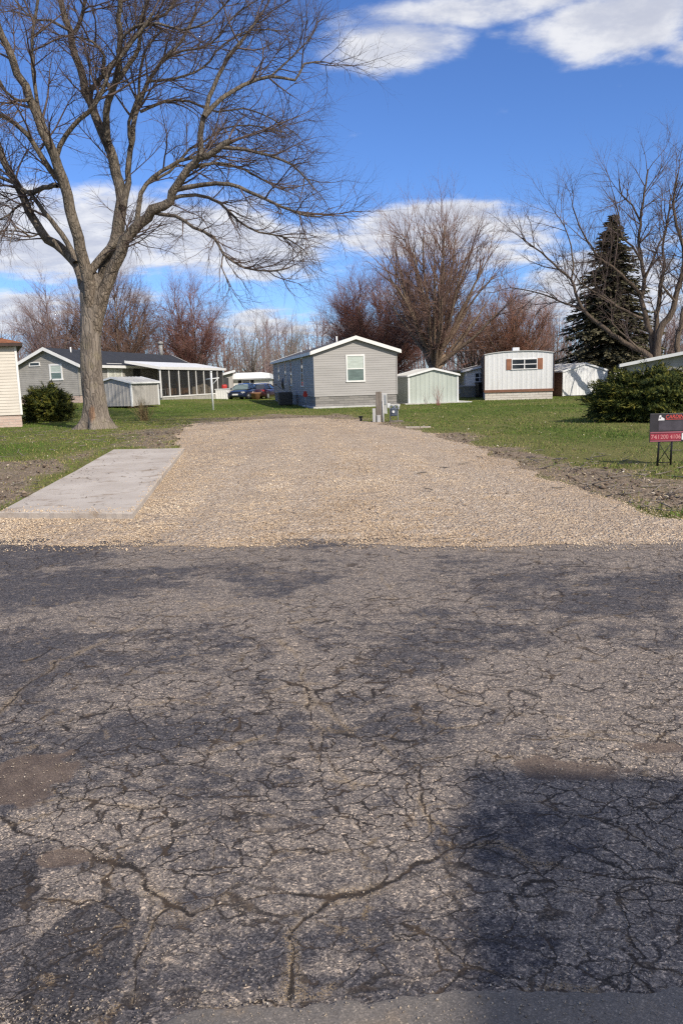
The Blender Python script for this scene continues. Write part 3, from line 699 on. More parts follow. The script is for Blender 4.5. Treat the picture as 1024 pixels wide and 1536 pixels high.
# ---------------------------------------------------------------- buildings
def clap(mb, x0, x1, z0, topf, face, c=.125, lip=.012, zmax=None, m=0):
    """lap boards on a wall; face(x, z, out) gives the local point; topf(x) is the wall's top; out is the proud distance"""
    xs = np.linspace(x0, x1, 41); tz = np.array([topf(x) for x in xs]); zt = tz.max()
    def span(z):
        ok = xs[tz >= z - 1e-6]
        return (ok.min(), ok.max()) if len(ok) else None
    z = z0
    while z < zt - .01:
        za = min(z + c, zt); A = span(z); B = span(za) or ((A[0] + A[1]) / 2,) * 2
        if A is None: break
        mb.quad(face(A[0], z, lip), face(A[1], z, lip), face(B[1], za, .002), face(B[0], za, .002), m)
        mb.quad(face(A[0], z, .0), face(A[1], z, .0), face(A[1], z, lip), face(A[0], z, lip), m)
        z += c
def ribs(mb, x0, x1, z0, topf, face, pitch=.22, dep=.022, m=0):
    n = max(2, int(round((x1 - x0) / pitch))); p = (x1 - x0) / n
    prof = []
    for i in range(n):
        a = x0 + i * p; prof += [(a, 0), (a + .55 * p, 0), (a + .65 * p, dep), (a + .9 * p, dep)]
    prof.append((x1, 0))
    for (a, da), (b_, db) in zip(prof[:-1], prof[1:]):
        # split where the top line bends so that gables keep their point
        ts = [a] + [t for t in ((x0 + x1) / 2,) if a < t < b_] + [b_]
        for u, v in zip(ts[:-1], ts[1:]):
            f = lambda t: da + (db - da) * (t - a) / (b_ - a)
            mb.quad(face(u, z0, f(u)), face(v, z0, f(v)), face(v, topf(v), f(v)), face(u, topf(u), f(u)), m)
front = lambda x, z, o=0: (x, -o, z)
def left_face(L): return lambda y, z, o=0: (-o, y, z)
def right_face(W): return lambda y, z, o=0: (W + o, y, z)
def back_face(L): return lambda x, z, o=0: (x, L + o, z)

def window(parent, face, x0, x1, z0, z1, fw=.09, upper='glass_blind', lower='glass_teal', bars=1, vertical=0, trim='white_paint', shutters=None, proud=.045):
    mb = MB()
    def slab(a, b_, c, d, o0, o1, mm=0):
        vs = [face(a, c, o0), face(b_, c, o0), face(b_, d, o0), face(a, d, o0), face(a, c, o1), face(b_, c, o1), face(b_, d, o1), face(a, d, o1)]
        mb.add(vs, [(0, 1, 2, 3), (4, 5, 6, 7), (0, 1, 5, 4), (1, 2, 6, 5), (2, 3, 7, 6), (3, 0, 4, 7)], mm)
    slab(x0 - fw, x1 + fw, z1, z1 + fw, .0, proud); slab(x0 - fw - .02, x1 + fw + .02, z0 - fw, z0, .0, proud + .015)
    slab(x0 - fw, x0, z0, z1, .0, proud); slab(x1, x1 + fw, z0, z1, .0, proud)
    zm = z0 + (z1 - z0) * .48
    if bars: slab(x0, x1, zm - .025, zm + .025, .0, proud - .008)
    for k in range(vertical):
        xm = x0 + (x1 - x0) * (k + 1) / (vertical + 1); slab(xm - .03, xm + .03, z0, z1, .0, proud - .006)
    w = mb.build('window', M[trim], parent)
    def pane(c, d, mat):
        m2 = MB(); m2.quad(face(x0, c, .024), face(x1, c, .024), face(x1, d, .024), face(x0, d, .024)); m2.build('pane', M[mat], w)
    if bars: pane(z0, zm, lower); pane(zm, z1, upper)
    else: pane(z0, z1, lower)
    if shutters:
        sw, mat = shutters
        for a in (x0 - fw - .01 - sw, x1 + fw + .01):
            mb = MB(); slab(a, a + sw, z0 - .06, z1 + .06, .0, .03)
            nl = 9
            for i in range(nl):
                zz = z0 - .04 + (z1 - z0 + .08) * i / nl
                mb.quad(face(a + .04, zz, .045), face(a + sw - .04, zz, .045), face(a + sw - .04, zz + (z1 - z0) / nl * .9, .031), face(a + .04, zz + (z1 - z0) / nl * .9, .031))
            mb.build('shutter', M[mat], parent)
    return w

def gable_roof(root, W, L, eave, peak, o=.22, mat='shingle_black', fascia='white_paint', fh=.16, th=.07, y0=None, y1=None):
    y0 = -o if y0 is None else y0; y1 = L + o if y1 is None else y1
    s = (peak - eave) / (W / 2); ez = eave - s * o
    mb = MB()
    for a, za, b_, zb in ((-o, ez, W / 2, peak), (W / 2, peak, W + o, ez)):
        mb.add([(a, y0, za), (b_, y0, zb), (b_, y1, zb), (a, y1, za), (a, y0, za + th), (b_, y0, zb + th), (b_, y1, zb + th), (a, y1, za + th)],
               [(0, 1, 2, 3), (4, 5, 6, 7), (0, 1, 5, 4), (1, 2, 6, 5), (2, 3, 7, 6), (3, 0, 4, 7)])
    rf = mb.build('roof', M[mat], root)
    fb = MB()
    for yy, t in ((y0 - .035, .032), (y1 + .003, .032)):
        for a, za, b_, zb in ((-o, ez, W / 2, peak), (W / 2, peak, W + o, ez)):
            fb.add([(a, yy, za - fh + th), (b_, yy, zb - fh + th), (b_, yy, zb + th + .02), (a, yy, za + th + .02), (a, yy + t, za - fh + th), (b_, yy + t, zb - fh + th), (b_, yy + t, zb + th + .02), (a, yy + t, za + th + .02)],
                   [(0, 1, 2, 3), (4, 5, 6, 7), (0, 1, 5, 4), (1, 2, 6, 5), (2, 3, 7, 6), (3, 0, 4, 7)])
    for xx in (-o - .035, W + o + .003): fb.box(xx, y0, ez - fh + th, xx + .032, y1, ez + th - .01)
    fb.build('fascia', M[fascia], rf)
    return rf

def sided_home(label, A, th, W, L, eave, peak, skirt, wall, skirtm, roofm, corner='white_paint', overhang=.22, fh=.16, category='mobile home'):
    root = thing('mobile_home', A, label, category, -th)
    g = lambda x: eave + (peak - eave) * (1 - abs(x - W / 2) / (W / 2)); e = lambda y: eave
    mb = MB()
    clap(mb, 0, W, skirt, g, front); clap(mb, 0, L, skirt, e, left_face(L)); clap(mb, 0, L, skirt, e, right_face(W)); clap(mb, 0, W, skirt, g, back_face(L))
    mb.build('wall', M[wall], root)
    for x, y in ((0, 0), (W, 0), (0, L), (W, L)): cb = MB(); cb.box(x - .03, y - .03, skirt, x + .03, y + .03, eave - .02); cb.build('corner_trim', M[corner], root)
    sk = MB(); d = .02
    sk.box(d, d, -.6, W - d, L - d, skirt + .005)
    sk.build('skirting', M[skirtm], root)
    gable_roof(root, W, L, eave, peak, overhang, roofm, fh=fh)
    return root
def pipe_vent(root, x, y, z, h, r=.05, cap=False, mat='galv'):
    rf = [c for c in root.children if c.name.startswith('roof')][0]
    mb = MB(); mb.bar((x, y, z - .2), (x, y, z + h), r, 10)
    if cap: mb.lathe([(0, z + h + .14), (r * 2, z + h + .06), (r * 2, z + h - .02), (r, z + h - .02)], (x, y), 12)
    mb.build('vent_pipe', M[mat], rf)
def face_x(A, th, px, W):  # local x on the front face seen at column px
    return solve_w(A, th, px)
def base_z(A): return float(A[2])
def loc2w(A, th, x, y=0):
    c, s = math.cos(th), math.sin(th)
    return np.array([A[0] + c * x + s * y, A[1] - s * x + c * y, A[2]])
def hz(A, th, x, y, py):
    w = loc2w(A, th, x, y); return zat(w[0], w[1], py) - A[2]
def side_y(A, th, x, px):
    lo, hi = 0., 40.
    f = lambda t: proj(loc2w(A, th, x, t) + np.array([0, 0, 1.5]))[0] - px
    sa = f(lo)
    for _ in range(50):
        m_ = (lo + hi) / 2
        if f(m_) * sa > 0: lo = m_
        else: hi = m_
    return lo

# ---- grey home in the middle
A = hit(473, 613); th = R(-11); W = solve_w(A, th, 595.5); L = side_y(A, th, 0, 411)
L = max(12, min(L, 20))
eave = hz(A, th, 0, 0, 527.5); peak = hz(A, th, W / 2, 0, 506); skirt = hz(A, th, 0, 0, 595)
ROOT = sided_home('grey gabled mobile home with one large front window, behind the gravel drive', A, th, W, L, eave, peak, skirt, 'taupe_siding', 'skirt_stone', 'shingle_grey', 'taupe_siding', .2, .17)
CH = (A, th, W, L)
x0, x1 = solve_w(A, th, 522.5), solve_w(A, th, 546)
window(ROOT, front, x0, x1, hz(A, th, x0, 0, 570.5), hz(A, th, x0, 0, 534), .085)
for a, b_, t, u in ((.22, .05, 538, 578), (.47, .05, 541, 577), (.62, .05, 543, 575), (.82, .05, 546, 569)):
    yc = a * L; w_ = .38
    window(ROOT, left_face(L), yc - w_, yc + w_, hz(A, th, 0, yc, u) , hz(A, th, 0, yc, t), .08, 'glass_dark', 'glass_dark')
mb = MB(); mb.box(-.12, -.16, -.25, W + .12, L * .2, .10); mb.build('foundation_slab', M['light_grey'], ROOT)
pipe_vent(ROOT, W * .38, L * .12, peak - .1, .3, .05, mat='white_paint'); pipe_vent(ROOT, W * .3, L * .5, peak - .35, .4); pipe_vent(ROOT, W * .3, L * .7, peak - .4, .4)
# air conditioner on the shaded side
q = loc2w(A, th, -.75, L * .36)
t_ = thing('air_conditioner', q, 'dark air conditioner unit on the ground by the shaded wall of the grey home', 'air conditioner', -th)
mb = MB(); mb.bbox(-.42, -.42, .05, .42, .42, .86, .05)
for i in range(9):
    for s_ in (-1, 1):
        mb.box(-.36, s_ * .42 - .012, .14 + i * .07, .36, s_ * .42 + .012, .17 + i * .07); mb.box(s_ * .42 - .012, -.36, .14 + i * .07, s_ * .42 + .012, .36, .17 + i * .07)
mb.build('casing', M['dark_grey'], t_)
mb = MB(); [mb.tube([(.36 * k / 5 * math.cos(a), .36 * k / 5 * math.sin(a), .875) for a in np.linspace(0, 6.283, 21)], .008, 4) for k in range(1, 6)]; mb.build('fan_guard', M['galv'], t_)
q = loc2w(A, th, -.36, L * .52)
t_ = thing('satellite_dish', q, 'dark round dish on a thin pole against the shaded side of the grey home', 'satellite dish', -th)
mb = MB(); mb.bar((0, 0, 0), (0, 0, 1.15), .03); mb.build('mast', M['galv'], t_)
mb = MB(); k = 20
for i in range(4):
    r0, r1 = .42 * i / 4, .42 * (i + 1) / 4
    f = lambda r, a: (.25 * r * r * 3 - .12 - .1, r * math.cos(a) - .0, 1.35 + r * math.sin(a))
    for j in range(k):
        a, b_ = 6.283 * j / k, 6.283 * (j + 1) / k
        mb.quad(f(r0, a), f(r1, a), f(r1, b_), f(r0, b_))
mb.build('reflector', M['black'], t_)
mb = MB(); mb.bar((-.2, 0, 1.0), (-.55, 0, 1.3), .015); mb.bbox(-.62, -.05, 1.26, -.52, .05, 1.36, .01); mb.build('feed_arm', M['dark_grey'], t_)
# red reflector stake
q = hit(458.5, 612)
t_ = thing('marker_stake', q, 'short stake with a red disc on top near the corner of the grey home', 'marker stake')
zt = zat(q[0], q[1], 592) - q[2]
mb = MB(); mb.bar((0, 0, -.05), (0, 0, zt), .022); mb.build('stake', M['galv'], t_)
mb = MB(); mb.tube([(0, -.025, zt), (0, .025, zt)], .13, 16); mb.bbox(-.09, -.022, zt + .05, .09, .022, zt + .2, .01); mb.build('reflector_disc', M['red_plastic'], t_)

# ---- long grey home on the left with the porch roof
A = at(121.5, 52); th = R(12)
c_, s_ = math.cos(th), math.sin(th)
W = 4.6
# origin is the front left corner; A above is the front right one
A0 = np.array([A[0] - c_ * W, A[1] + s_ * W, 0]); A0[2] = float(T(*A0[:2])) - .05
for _ in range(20):
    px = proj((A0[0], A0[1], 2.5))[0]
    W += (px - 27) * .02; A0 = np.array([A[0] - c_ * W, A[1] + s_ * W, A[2] - .05])
L = 20.0
eave = hz(A0, th, W, 0, 545); peak = hz(A0, th, W / 2, 0, 523); skirt = .55
LH = thing('mobile_home', A0, 'long grey mobile home with dark roof and a covered side porch, behind the big tree', 'mobile home', -th)
g = lambda x: eave + (peak - eave) * (1 - abs(x - W / 2) / (W / 2)); e = lambda y: eave
mb = MB(); clap(mb, 0, W, skirt, g, front); clap(mb, 0, L, skirt, e, left_face(L)); clap(mb, 0, L, skirt, e, right_face(W)); clap(mb, 0, W, skirt, g, back_face(L))
mb.build('wall', M['grey_siding'], LH)
mb = MB(); mb.box(.02, .02, -1.2, W - .02, L - .02, skirt); mb.build('skirting', M['skirt_pink'], LH)
for x, y in ((0, 0), (W, 0), (W, L)): cb = MB(); cb.box(x - .035, y - .035, skirt, x + .035, y + .035, eave - .02); cb.build('corner_trim', M['grey_siding'], LH)
gable_roof(LH, W, L, eave, peak, .3, 'shingle_black', fh=.2)
pipe_vent(LH, W * .62, 2.2, peak - .2, .35, mat='white_paint')
fx = lambda px: solve_w(A0, th, px)
a, b_ = fx(51.5), fx(65); window(LH, front, a, b_, hz(A0, th, a, 0, 548.2), hz(A0, th, a, 0, 544.6), .06, bars=0, lower='glass_dark')
a, b_ = fx(81.5), fx(96.5); window(LH, front, a, b_, hz(A0, th, a, 0, 568), hz(A0, th, a, 0, 548.5), .11, 'glass_blind', 'glass_teal')
rf_ = right_face(W)
ya, yb = side_y(A0, th, W, 162), side_y(A0, th, W, 184)
window(LH, rf_, ya + .12, yb - .12, hz(A0, th, W, ya, 569), hz(A0, th, W, ya, 547), .12, 'glass_white', 'glass_white', bars=0, vertical=1)
# porch: slab roof, posts, floor, door and windows on the wall behind it
ps = side_y(A0, th, W, 183); D = 3.1
lo, hi = ps, 40
pe = ps
for t in np.arange(ps, 30, .1):
    if proj(loc2w(A0, th, W + D, t) + np.array([0, 0, eave]))[0] < 338: pe = t
pe = min(pe, L + 1.2)
# the home runs on as far as the porch does
zi, zo = eave - .02, eave - .34
mb = MB()
vs = [(W + .34, ps, zi + .22), (W + D, ps, zo), (W + D, pe, zo), (W + .34, pe, zi + .22)]
mb.add(vs + [(x, y, z + .07) for x, y, z in vs], [(0, 1, 2, 3), (4, 5, 6, 7), (0, 1, 5, 4), (1, 2, 6, 5), (2, 3, 7, 6), (3, 0, 4, 7)])
PR = mb.build('porch_roof', M['white_metal'], LH)
mb = MB(); mb.box(W + D + .002, ps - .03, zo - .10, W + D + .05, pe + .03, zo + .10)
mb.add([(W + .34, ps - .04, zi + .12), (W + D, ps - .04, zo - .1), (W + D, ps - .04, zo + .09), (W + .34, ps - .04, zi + .31), (W + .34, ps - .006, zi + .12), (W + D, ps - .006, zo - .1), (W + D, ps - .006, zo + .09), (W + .34, ps - .006, zi + .31)], [(0, 1, 2, 3), (4, 5, 6, 7), (0, 1, 5, 4), (1, 2, 6, 5), (2, 3, 7, 6), (3, 0, 4, 7)])
mb.build('gutter', M['white_paint'], PR)
mb = MB(); mb.box(W + .06, ps + .2, -.9, W + D, pe - .4, .16); mb.build('porch_floor', M['porch_floor'], LH)
mb = MB(); mb.box(W + D - .02, ps + .2, .165, W + D + .03, pe - .4, .26); mb.build('porch_sill', M['white_paint'], LH)
for px in (241, 254, 268.5, 283, 294, 306, 316, 326):
    t = ps
    best = min(np.arange(ps, pe, .05), key=lambda t: abs(proj(loc2w(A0, th, W + D - .08, t) + np.array([0, 0, 1.3]))[0] - px))
    mb = MB(); mb.box(W + D - .12, best - .05, .17, W + D - .03, best + .05, zo - .005); mb.build('porch_post', M['white_paint'], LH)
mb = MB(); mb.quad((W + .05, ps + 2.0, skirt), (W + .05, ps + 2.0 + .95, skirt), (W + .05, ps + 2.95, skirt + 2.0), (W + .05, ps + 2.0, skirt + 2.0)); mb.box(W + .02, ps + 1.92, skirt, W + .045, ps + 3.03, skirt + 2.08); dr = mb.build('door', M['dark_grey'], LH)
mb = MB(); mb.bar((W + .06, ps + 2.85, skirt + 1.0), (W + .12, ps + 2.85, skirt + 1.0), .03); mb.build('door_handle', M['galv'], dr)
window(LH, rf_, ps + 6.2, ps + 7.2, skirt + .5, skirt + 1.75, .09, 'glass_dark', 'glass_dark')
window(LH, rf_, ps + 9.0, ps + 9.9, skirt + .6, skirt + 1.7, .08, 'glass_dark', 'glass_dark')
for ya_, yb_ in [(ps + .3, pe - .6)]:
    mb = MB(); mb.quad((W + D - .06, ya_, .26), (W + D - .06, yb_, .26), (W + D - .06, yb_, zo - .02), (W + D - .06, ya_, zo - .02)); mb.build('insect_screen', M['screen'], LH)
mb = MB(); mb.box(W + .1, pe - .5, .16, W + D - .1, pe - .45, zo + .1); mb.build('porch_end_panel', M['grey_siding'], LH)
# chimney stacks on the roof
for dy in (0, .75):
    mb = MB(); yy = side_y(A0, th, W * .5, 257) + dy - .3; yy = min(yy, L - 2)
    mb.bar((W * .5, yy, peak - .3), (W * .5, yy, peak + 1.0), .17, 12); mb.lathe([(0, peak + 1.25), (.25, peak + 1.15), (.25, peak + .97), (.17, peak + .97)], (W * .5, yy), 14)
    mb.build('chimney_pipe', M['light_grey'], [c for c in LH.children if c.name.startswith('roof')][0])
def on_porch(y, d): w_ = loc2w(A0, th, W + d, y); w_[2] = A0[2] + .165; return w_
def armchair(q, rz, label, mat):
    t_ = thing('armchair', q, label, 'armchair', rz, 'armchairs on the porch')
    mb = MB(); mb.bbox(-.32, -.32, .22, .32, .34, .46, .06); mb.build('seat', M[mat], t_)
    mb = MB(); mb.bbox(-.36, .28, .25, .36, .48, 1.05, .07); mb.build('backrest', M[mat], t_)
    for s in (-1, 1):
        mb = MB(); mb.bbox(s * .4 - .09, -.34, .14, s * .4 + .09, .4, .64, .05); mb.build('armrest', M[mat], t_)
    for sx in (-1, 1):
        for sy in (-.28, .36):
            mb = MB(); mb.bar((sx * .36, sy, 0), (sx * .36, sy, .2), .03); mb.build('leg', M['black'], t_)
yat = lambda px, d: min(np.arange(ps, pe, .05), key=lambda t: abs(proj(loc2w(A0, th, W + d, t) + np.array([0, 0, .8]))[0] - px))
armchair(on_porch(yat(256, 1.9), 1.9), R(115), 'brown armchair on the porch, nearer the grey shed', 'tan_fabric')
armchair(on_porch(yat(275, 1.8), 1.8), R(70), 'tan armchair on the porch, farther from the grey shed', 'tan_fabric')
t_ = thing('covered_furniture', on_porch(yat(302, 2.2), 2.2), 'cream tarpaulin thrown over furniture at the far end of the porch', 'tarpaulin', -th)
bm = bmesh.new(); bmesh.ops.create_cube(bm, size=1); bmesh.ops.subdivide_edges(bm, edges=bm.edges, cuts=9, use_grid_fill=True)
for v in bm.verts:
    h = v.co.z + .5
    k_ = 1 - .18 * h + .07 * math.sin(v.co.x * 17 + v.co.y * 13) * (1 - h)
    v.co = Vector((v.co.x * 1.0 * k_, v.co.y * 2.6 * k_, h * (.78 + .12 * math.sin(v.co.y * 7 + 1) + .05 * math.sin(v.co.x * 9))))
mb = MB(); mb.bm(bm, 0, True); mb.build('tarpaulin', M['cream_tarp'], t_)
t_ = thing('white_table', on_porch(yat(246, 2.3), 2.3), 'small white table with crossed legs on the porch beside the grey shed', 'table', -th)
mb = MB(); mb.bbox(-.3, -.3, .58, .3, .3, .62, .01); mb.build('tabletop', M['white_paint'], t_)
for sx in (-1, 1):
    for sy in (-1, 1):
        mb = MB(); mb.bar((sx * .26, sy * .26, 0), (sx * .22, sy * .22, .58), .02); mb.build('leg', M['white_paint'], t_)

# ---- small metal sheds
def shed(label, A, th, W, L, eave, peak, wall, side, roof, slab=True, trim='white_metal', o=.1, doors=False):
    root = thing('garden_shed', A, label, 'shed', -th)
    g = lambda x: eave + (peak - eave) * (1 - abs(x - W / 2) / (W / 2)); e = lambda y: eave
    for ff, n_, t_ in ((front, W, g), (back_face(L), W, g)): mb = MB(); ribs(mb, 0, n_, .05, t_, ff, .26, .014); mb.build('wall', M[wall], root)
    for ff in (left_face(L), right_face(W)): mb = MB(); ribs(mb, 0, L, .05, e, ff, .26, .014); mb.build('side_wall', M[side], root)
    rf = gable_roof(root, W, L, eave, peak, o, roof, fascia=trim, fh=.09, th=.03)
    mb = MB()
    s = (peak - eave) / (W / 2)
    for i in range(int(L / .3)):
        for sg in (0, 1):
            a = (-o if sg == 0 else W + o); za = eave - s * o + .03
            mb.add([(a, i * .3, za), (a, i * .3 + .03, za), (W / 2, i * .3 + .03, peak + .03), (W / 2, i * .3, peak + .03), (a, i * .3, za + .025), (a, i * .3 + .03, za + .025), (W / 2, i * .3 + .03, peak + .055), (W / 2, i * .3, peak + .055)], [(4, 5, 6, 7), (0, 1, 5, 4), (2, 3, 7, 6), (1, 2, 6, 5), (3, 0, 4, 7)])
    mb.build('roof_seams', M[roof], rf)
    for x, y in ((0, 0), (W, 0), (0, L), (W, L)): mb = MB(); mb.box(x - .045, y - .045, .03, x + .045, y + .045, eave - .02); mb.build('corner_trim', M[trim], root)
    if slab: mb = MB(); mb.box(-.3, -.35, -.5, W + .75, L + .2, .06); mb.build('base_slab', M['light_grey'], root)
    if doors:
        mb = MB(); mb.box(W / 2 - .02, -.03, .1, W / 2 + .02, -.023, eave - .05); mb.build('door', M[trim], root)
    return root
A = hit(613, 606.5); th = R(-9); W = solve_w(A, th, 686)
e_, p_ = hz(A, th, 0, 0, 563), hz(A, th, W / 2, 0, 552.5)
shed('pale green ribbed metal shed on a concrete slab beside the grey gabled home', A, th, W, 3.4, e_, p_, 'shed_green', 'shed_green', 'shed_roof')
# small grey shed beside the big tree: we look at a corner of it
A = at(146, 45.5); th = R(24); W = solve_w(A, th, 199); e_ = hz(A, th, W, 0, 573); p_ = hz(A, th, W / 2, 0, 566)
Ls = side_y(A, th, W, 236); Ls = max(2.0, min(4.5, Ls))
shed('small weathered grey metal shed beside the trunk of the big tree', A, th, W, Ls, e_, p_, 'shed_grey', 'shed_grey', 'shed_roof', slab=False)
# white shed with the brown side
A = at(843.5, 51); th = R(-9); W = solve_w(A, th, 908); e_, p_ = hz(A, th, 0, 0, 556.5), hz(A, th, W / 2, 0, 544.5)
shed('white ribbed metal shed with brown side wall, behind the spruce trunk', A, th, W, 5.0, e_, p_, 'white_metal', 'brown_panel', 'shed_roof', slab=False, trim='white_metal', o=.06)

# ---- white mobile home with the bowed roof
A = hit(726.5, 600.5); th = R(9.5); W = solve_w(A, th, 828.5); L = 13
ev, pk = hz(A, th, 0, 0, 532.5), hz(A, th, W / 2, 0, 527)
root = thing('mobile_home', A, 'white panelled mobile home with bowed roof, brown shutters and brown stripe', 'mobile home', -th)
g = lambda x: ev + (pk - ev) * (1 - abs((x - W / 2) / (W / 2)) ** 2.6)
sk = hz(A, th, 0, 0, 586.5)
mb = MB(); ribs(mb, 0, W, sk, g, front, .3, .007); ribs(mb, 0, L, sk, lambda y: ev, left_face(L), .2, .012); ribs(mb, 0, L, sk, lambda y: ev, right_face(W), .2, .012); mb.quad((0, L, sk), (W, L, sk), (W, L, ev), (0, L, ev)); mb.build('wall', M['white_embossed'], root)
mb = MB(); mb.box(.02, .02, -.6, W - .02, L - .02, sk - .1); mb.build('skirting', M['skirt_white'], root)
mb = MB(); mb.box(-.03, -.04, sk - .1, W + .03, L, sk + .06); mb.build('belt_trim', M['brown_trim'], root)
mb = MB(); xs = np.linspace(-.03, W + .03, 25); zz = [g(min(max(x, 0), W)) + .01 for x in xs]
for i in range(24):
    mb.add([(xs[i], -.06, zz[i]), (xs[i + 1], -.06, zz[i + 1]), (xs[i + 1], L, zz[i + 1]), (xs[i], L, zz[i]), (xs[i], -.06, zz[i] + .05), (xs[i + 1], -.06, zz[i + 1] + .05), (xs[i + 1], L, zz[i + 1] + .05), (xs[i], L, zz[i] + .05)], [(0, 1, 2, 3), (4, 5, 6, 7), (0, 1, 5, 4), (2, 3, 7, 6), (1, 2, 6, 5), (3, 0, 4, 7)])
rf = mb.build('roof', M['shed_roof'], root)
mb = MB(); mb.bbox(W * .42, 1.0, pk, W * .52, 1.5, pk + .28, .02); mb.build('roof_vent', M['white_metal'], rf)
for x in (-.035, W + .035): mb = MB(); mb.box(x - .025, -.05, sk + .06, x + .025, L, ev); mb.build('edge_trim', M['fascia_dark'], root)
a, b_ = solve_w(A, th, 767.5), solve_w(A, th, 803.5)
window(root, front, a, b_, hz(A, th, a, 0, 553), hz(A, th, a, 0, 539.5), .05, 'glass_dark', 'glass_dark', 1, 1, shutters=(solve_w(A, th, 766.5) - solve_w(A, th, 759), 'shutter_brown'))

# ---- white and dark home seen between the green shed and the bowed one
A = at(698, 58); th = R(4); W = 4.2; ev = hz(A, th, 0, 0, 556); pk = ev + .45
root = thing('mobile_home', A, 'white house end set back between the green shed and the bowed white home', 'mobile home', -th)
g = lambda x: ev + (pk - ev) * (1 - abs(x - W / 2) / (W / 2)); L = 12
mb = MB(); clap(mb, 0, W, .1, g, front); clap(mb, 0, L, .1, lambda y: ev, left_face(L)); clap(mb, 0, L, .1, lambda y: ev, right_face(W)); clap(mb, 0, W, .1, g, back_face(L)); mb.build('wall', M['white_paint'], root)
gable_roof(root, W, L, ev, pk, .25, 'shingle_grey', fh=.12)
a, b_ = solve_w(A, th, 712.5), solve_w(A, th, 725)
window(root, front, a, b_, hz(A, th, a, 0, 572), hz(A, th, a, 0, 560), .12, 'glass_dark', 'glass_dark', 1, 1)
mb = MB(); vs = [(-3.0, .8, ev - .15), (-.28, .8, ev + .05), (-.28, 7, ev + .05), (-3.0, 7, ev - .15)]
mb.add(vs + [(x, y, z + .08) for x, y, z in vs], [(0, 1, 2, 3), (4, 5, 6, 7), (0, 1, 5, 4), (1, 2, 6, 5), (2, 3, 7, 6), (3, 0, 4, 7)]); mb.build('carport_roof', M['shingle_grey'], root)
for x in (-2.9,):
    for y in (1.0, 6.8): mb = MB(); mb.bar((x, y, 0), (x, y, ev - .15), .05); mb.build('carport_post', M['dark_grey'], root)
mb = MB(); mb.box(-3.0, 7.05, 0, -.05, 7.1, ev - .1); mb.build('carport_back', M['dark_grey'], root)
q = at(708.5, 55.5)
t_ = thing('storage_tub', q, 'large grey round tub standing in front of the set back white house', 'tub')
r_ = .9; zt = zat(q[0], q[1], 578) - q[2]
mb = MB(); mb.lathe([(0, 0), (r_ * .95, 0), (r_, .06), (r_, zt - .08), (r_ * 1.04, zt - .06), (r_ * 1.04, zt), (0, zt + .03)], (0, 0), 28); mb.build('tub', M['mid_grey'], t_)
q = at(720.5, 54)
t_ = thing('wheelie_bin', q, 'black wheeled bin next to the grey tub and the bowed white home', 'bin', R(15))
mb = MB(); o_ = [(-.22, -.22, .08), (.22, -.22, .08), (.22, .22, .08), (-.22, .22, .08), (-.29, -.3, 1.0), (.29, -.3, 1.0), (.29, .3, 1.0), (-.29, .3, 1.0)]
mb.add(o_, [(0, 3, 2, 1), (4, 5, 6, 7), (0, 1, 5, 4), (1, 2, 6, 5), (2, 3, 7, 6), (3, 0, 4, 7)]); mb.build('bin_body', M['black'], t_)
mb = MB(); mb.bbox(-.31, -.33, 1.005, .31, .33, 1.08, .02); mb.build('lid', M['dark_grey'], t_)
for s in (-1, 1): mb = MB(); mb.tube([(s * .26 - .03, .25, .1), (s * .26 + .03, .25, .1)], .1, 14); mb.build('wheel', M['rubber'], t_)

# ---- white sided house at the left edge
A = hit(35.5, 640); th = R(-24)
W = 11.0; D = 6.0
root = thing('sided_house', (A[0], A[1], A[2]), 'white lap sided house with pinkish stone base at the left edge', 'house', -th)
h_ = lambda py: zat(A[0], A[1], py) - A[2]
ez, sz = h_(519), h_(621.5)
f_ = lambda x, z, o=0: (-W + x, -o, z)
mb = MB(); clap(mb, 0, W, sz, lambda x: ez, f_, .12, .018); clap(mb, 0, D, sz, lambda x: ez, lambda y, z, o=0: (o, y, z), .12, .018); clap(mb, 0, D, sz, lambda x: ez, lambda y, z, o=0: (-W - o, y, z), .12, .018); clap(mb, 0, W, sz, lambda x: ez, lambda x, z, o=0: (-W + x, D + o, z), .12, .018); mb.build('wall', M['cream_siding'], root)
mb = MB(); mb.box(-W + .02, .03, -.3, -.025, D - .03, sz + .004); mb.build('stone_base', M['skirt_pink'], root)
mb = MB(); mb.box(-.06, -.03, sz, .025, .06, ez - .005); mb.build('corner_trim', M['white_paint'], root)
mb = MB(); mb.box(-.05, D - .05, sz, .025, D + .03, ez - .005); mb.build('corner_trim', M['white_paint'], root)
o_ = .26; pz = ez + 1.15
mb = MB(); E = [(-W - o_, -o_, ez), (o_, -o_, ez), (o_, D + o_, ez), (-W - o_, D + o_, ez)]; rg = [(-W + D / 2, D / 2, pz), (-D / 2, D / 2, pz)]
mb.add([(x, y, z + .13) for x, y, z in E] + rg, [(0, 1, 5, 4), (1, 2, 5), (2, 3, 4, 5), (3, 0, 4)]); rf = mb.build('roof', M['roof_brown'], root)
mb = MB(); mb.box(-W - o_, -o_, ez + .002, o_, D + o_, ez + .125); mb.build('eave_board', M['fascia_dark'], rf)

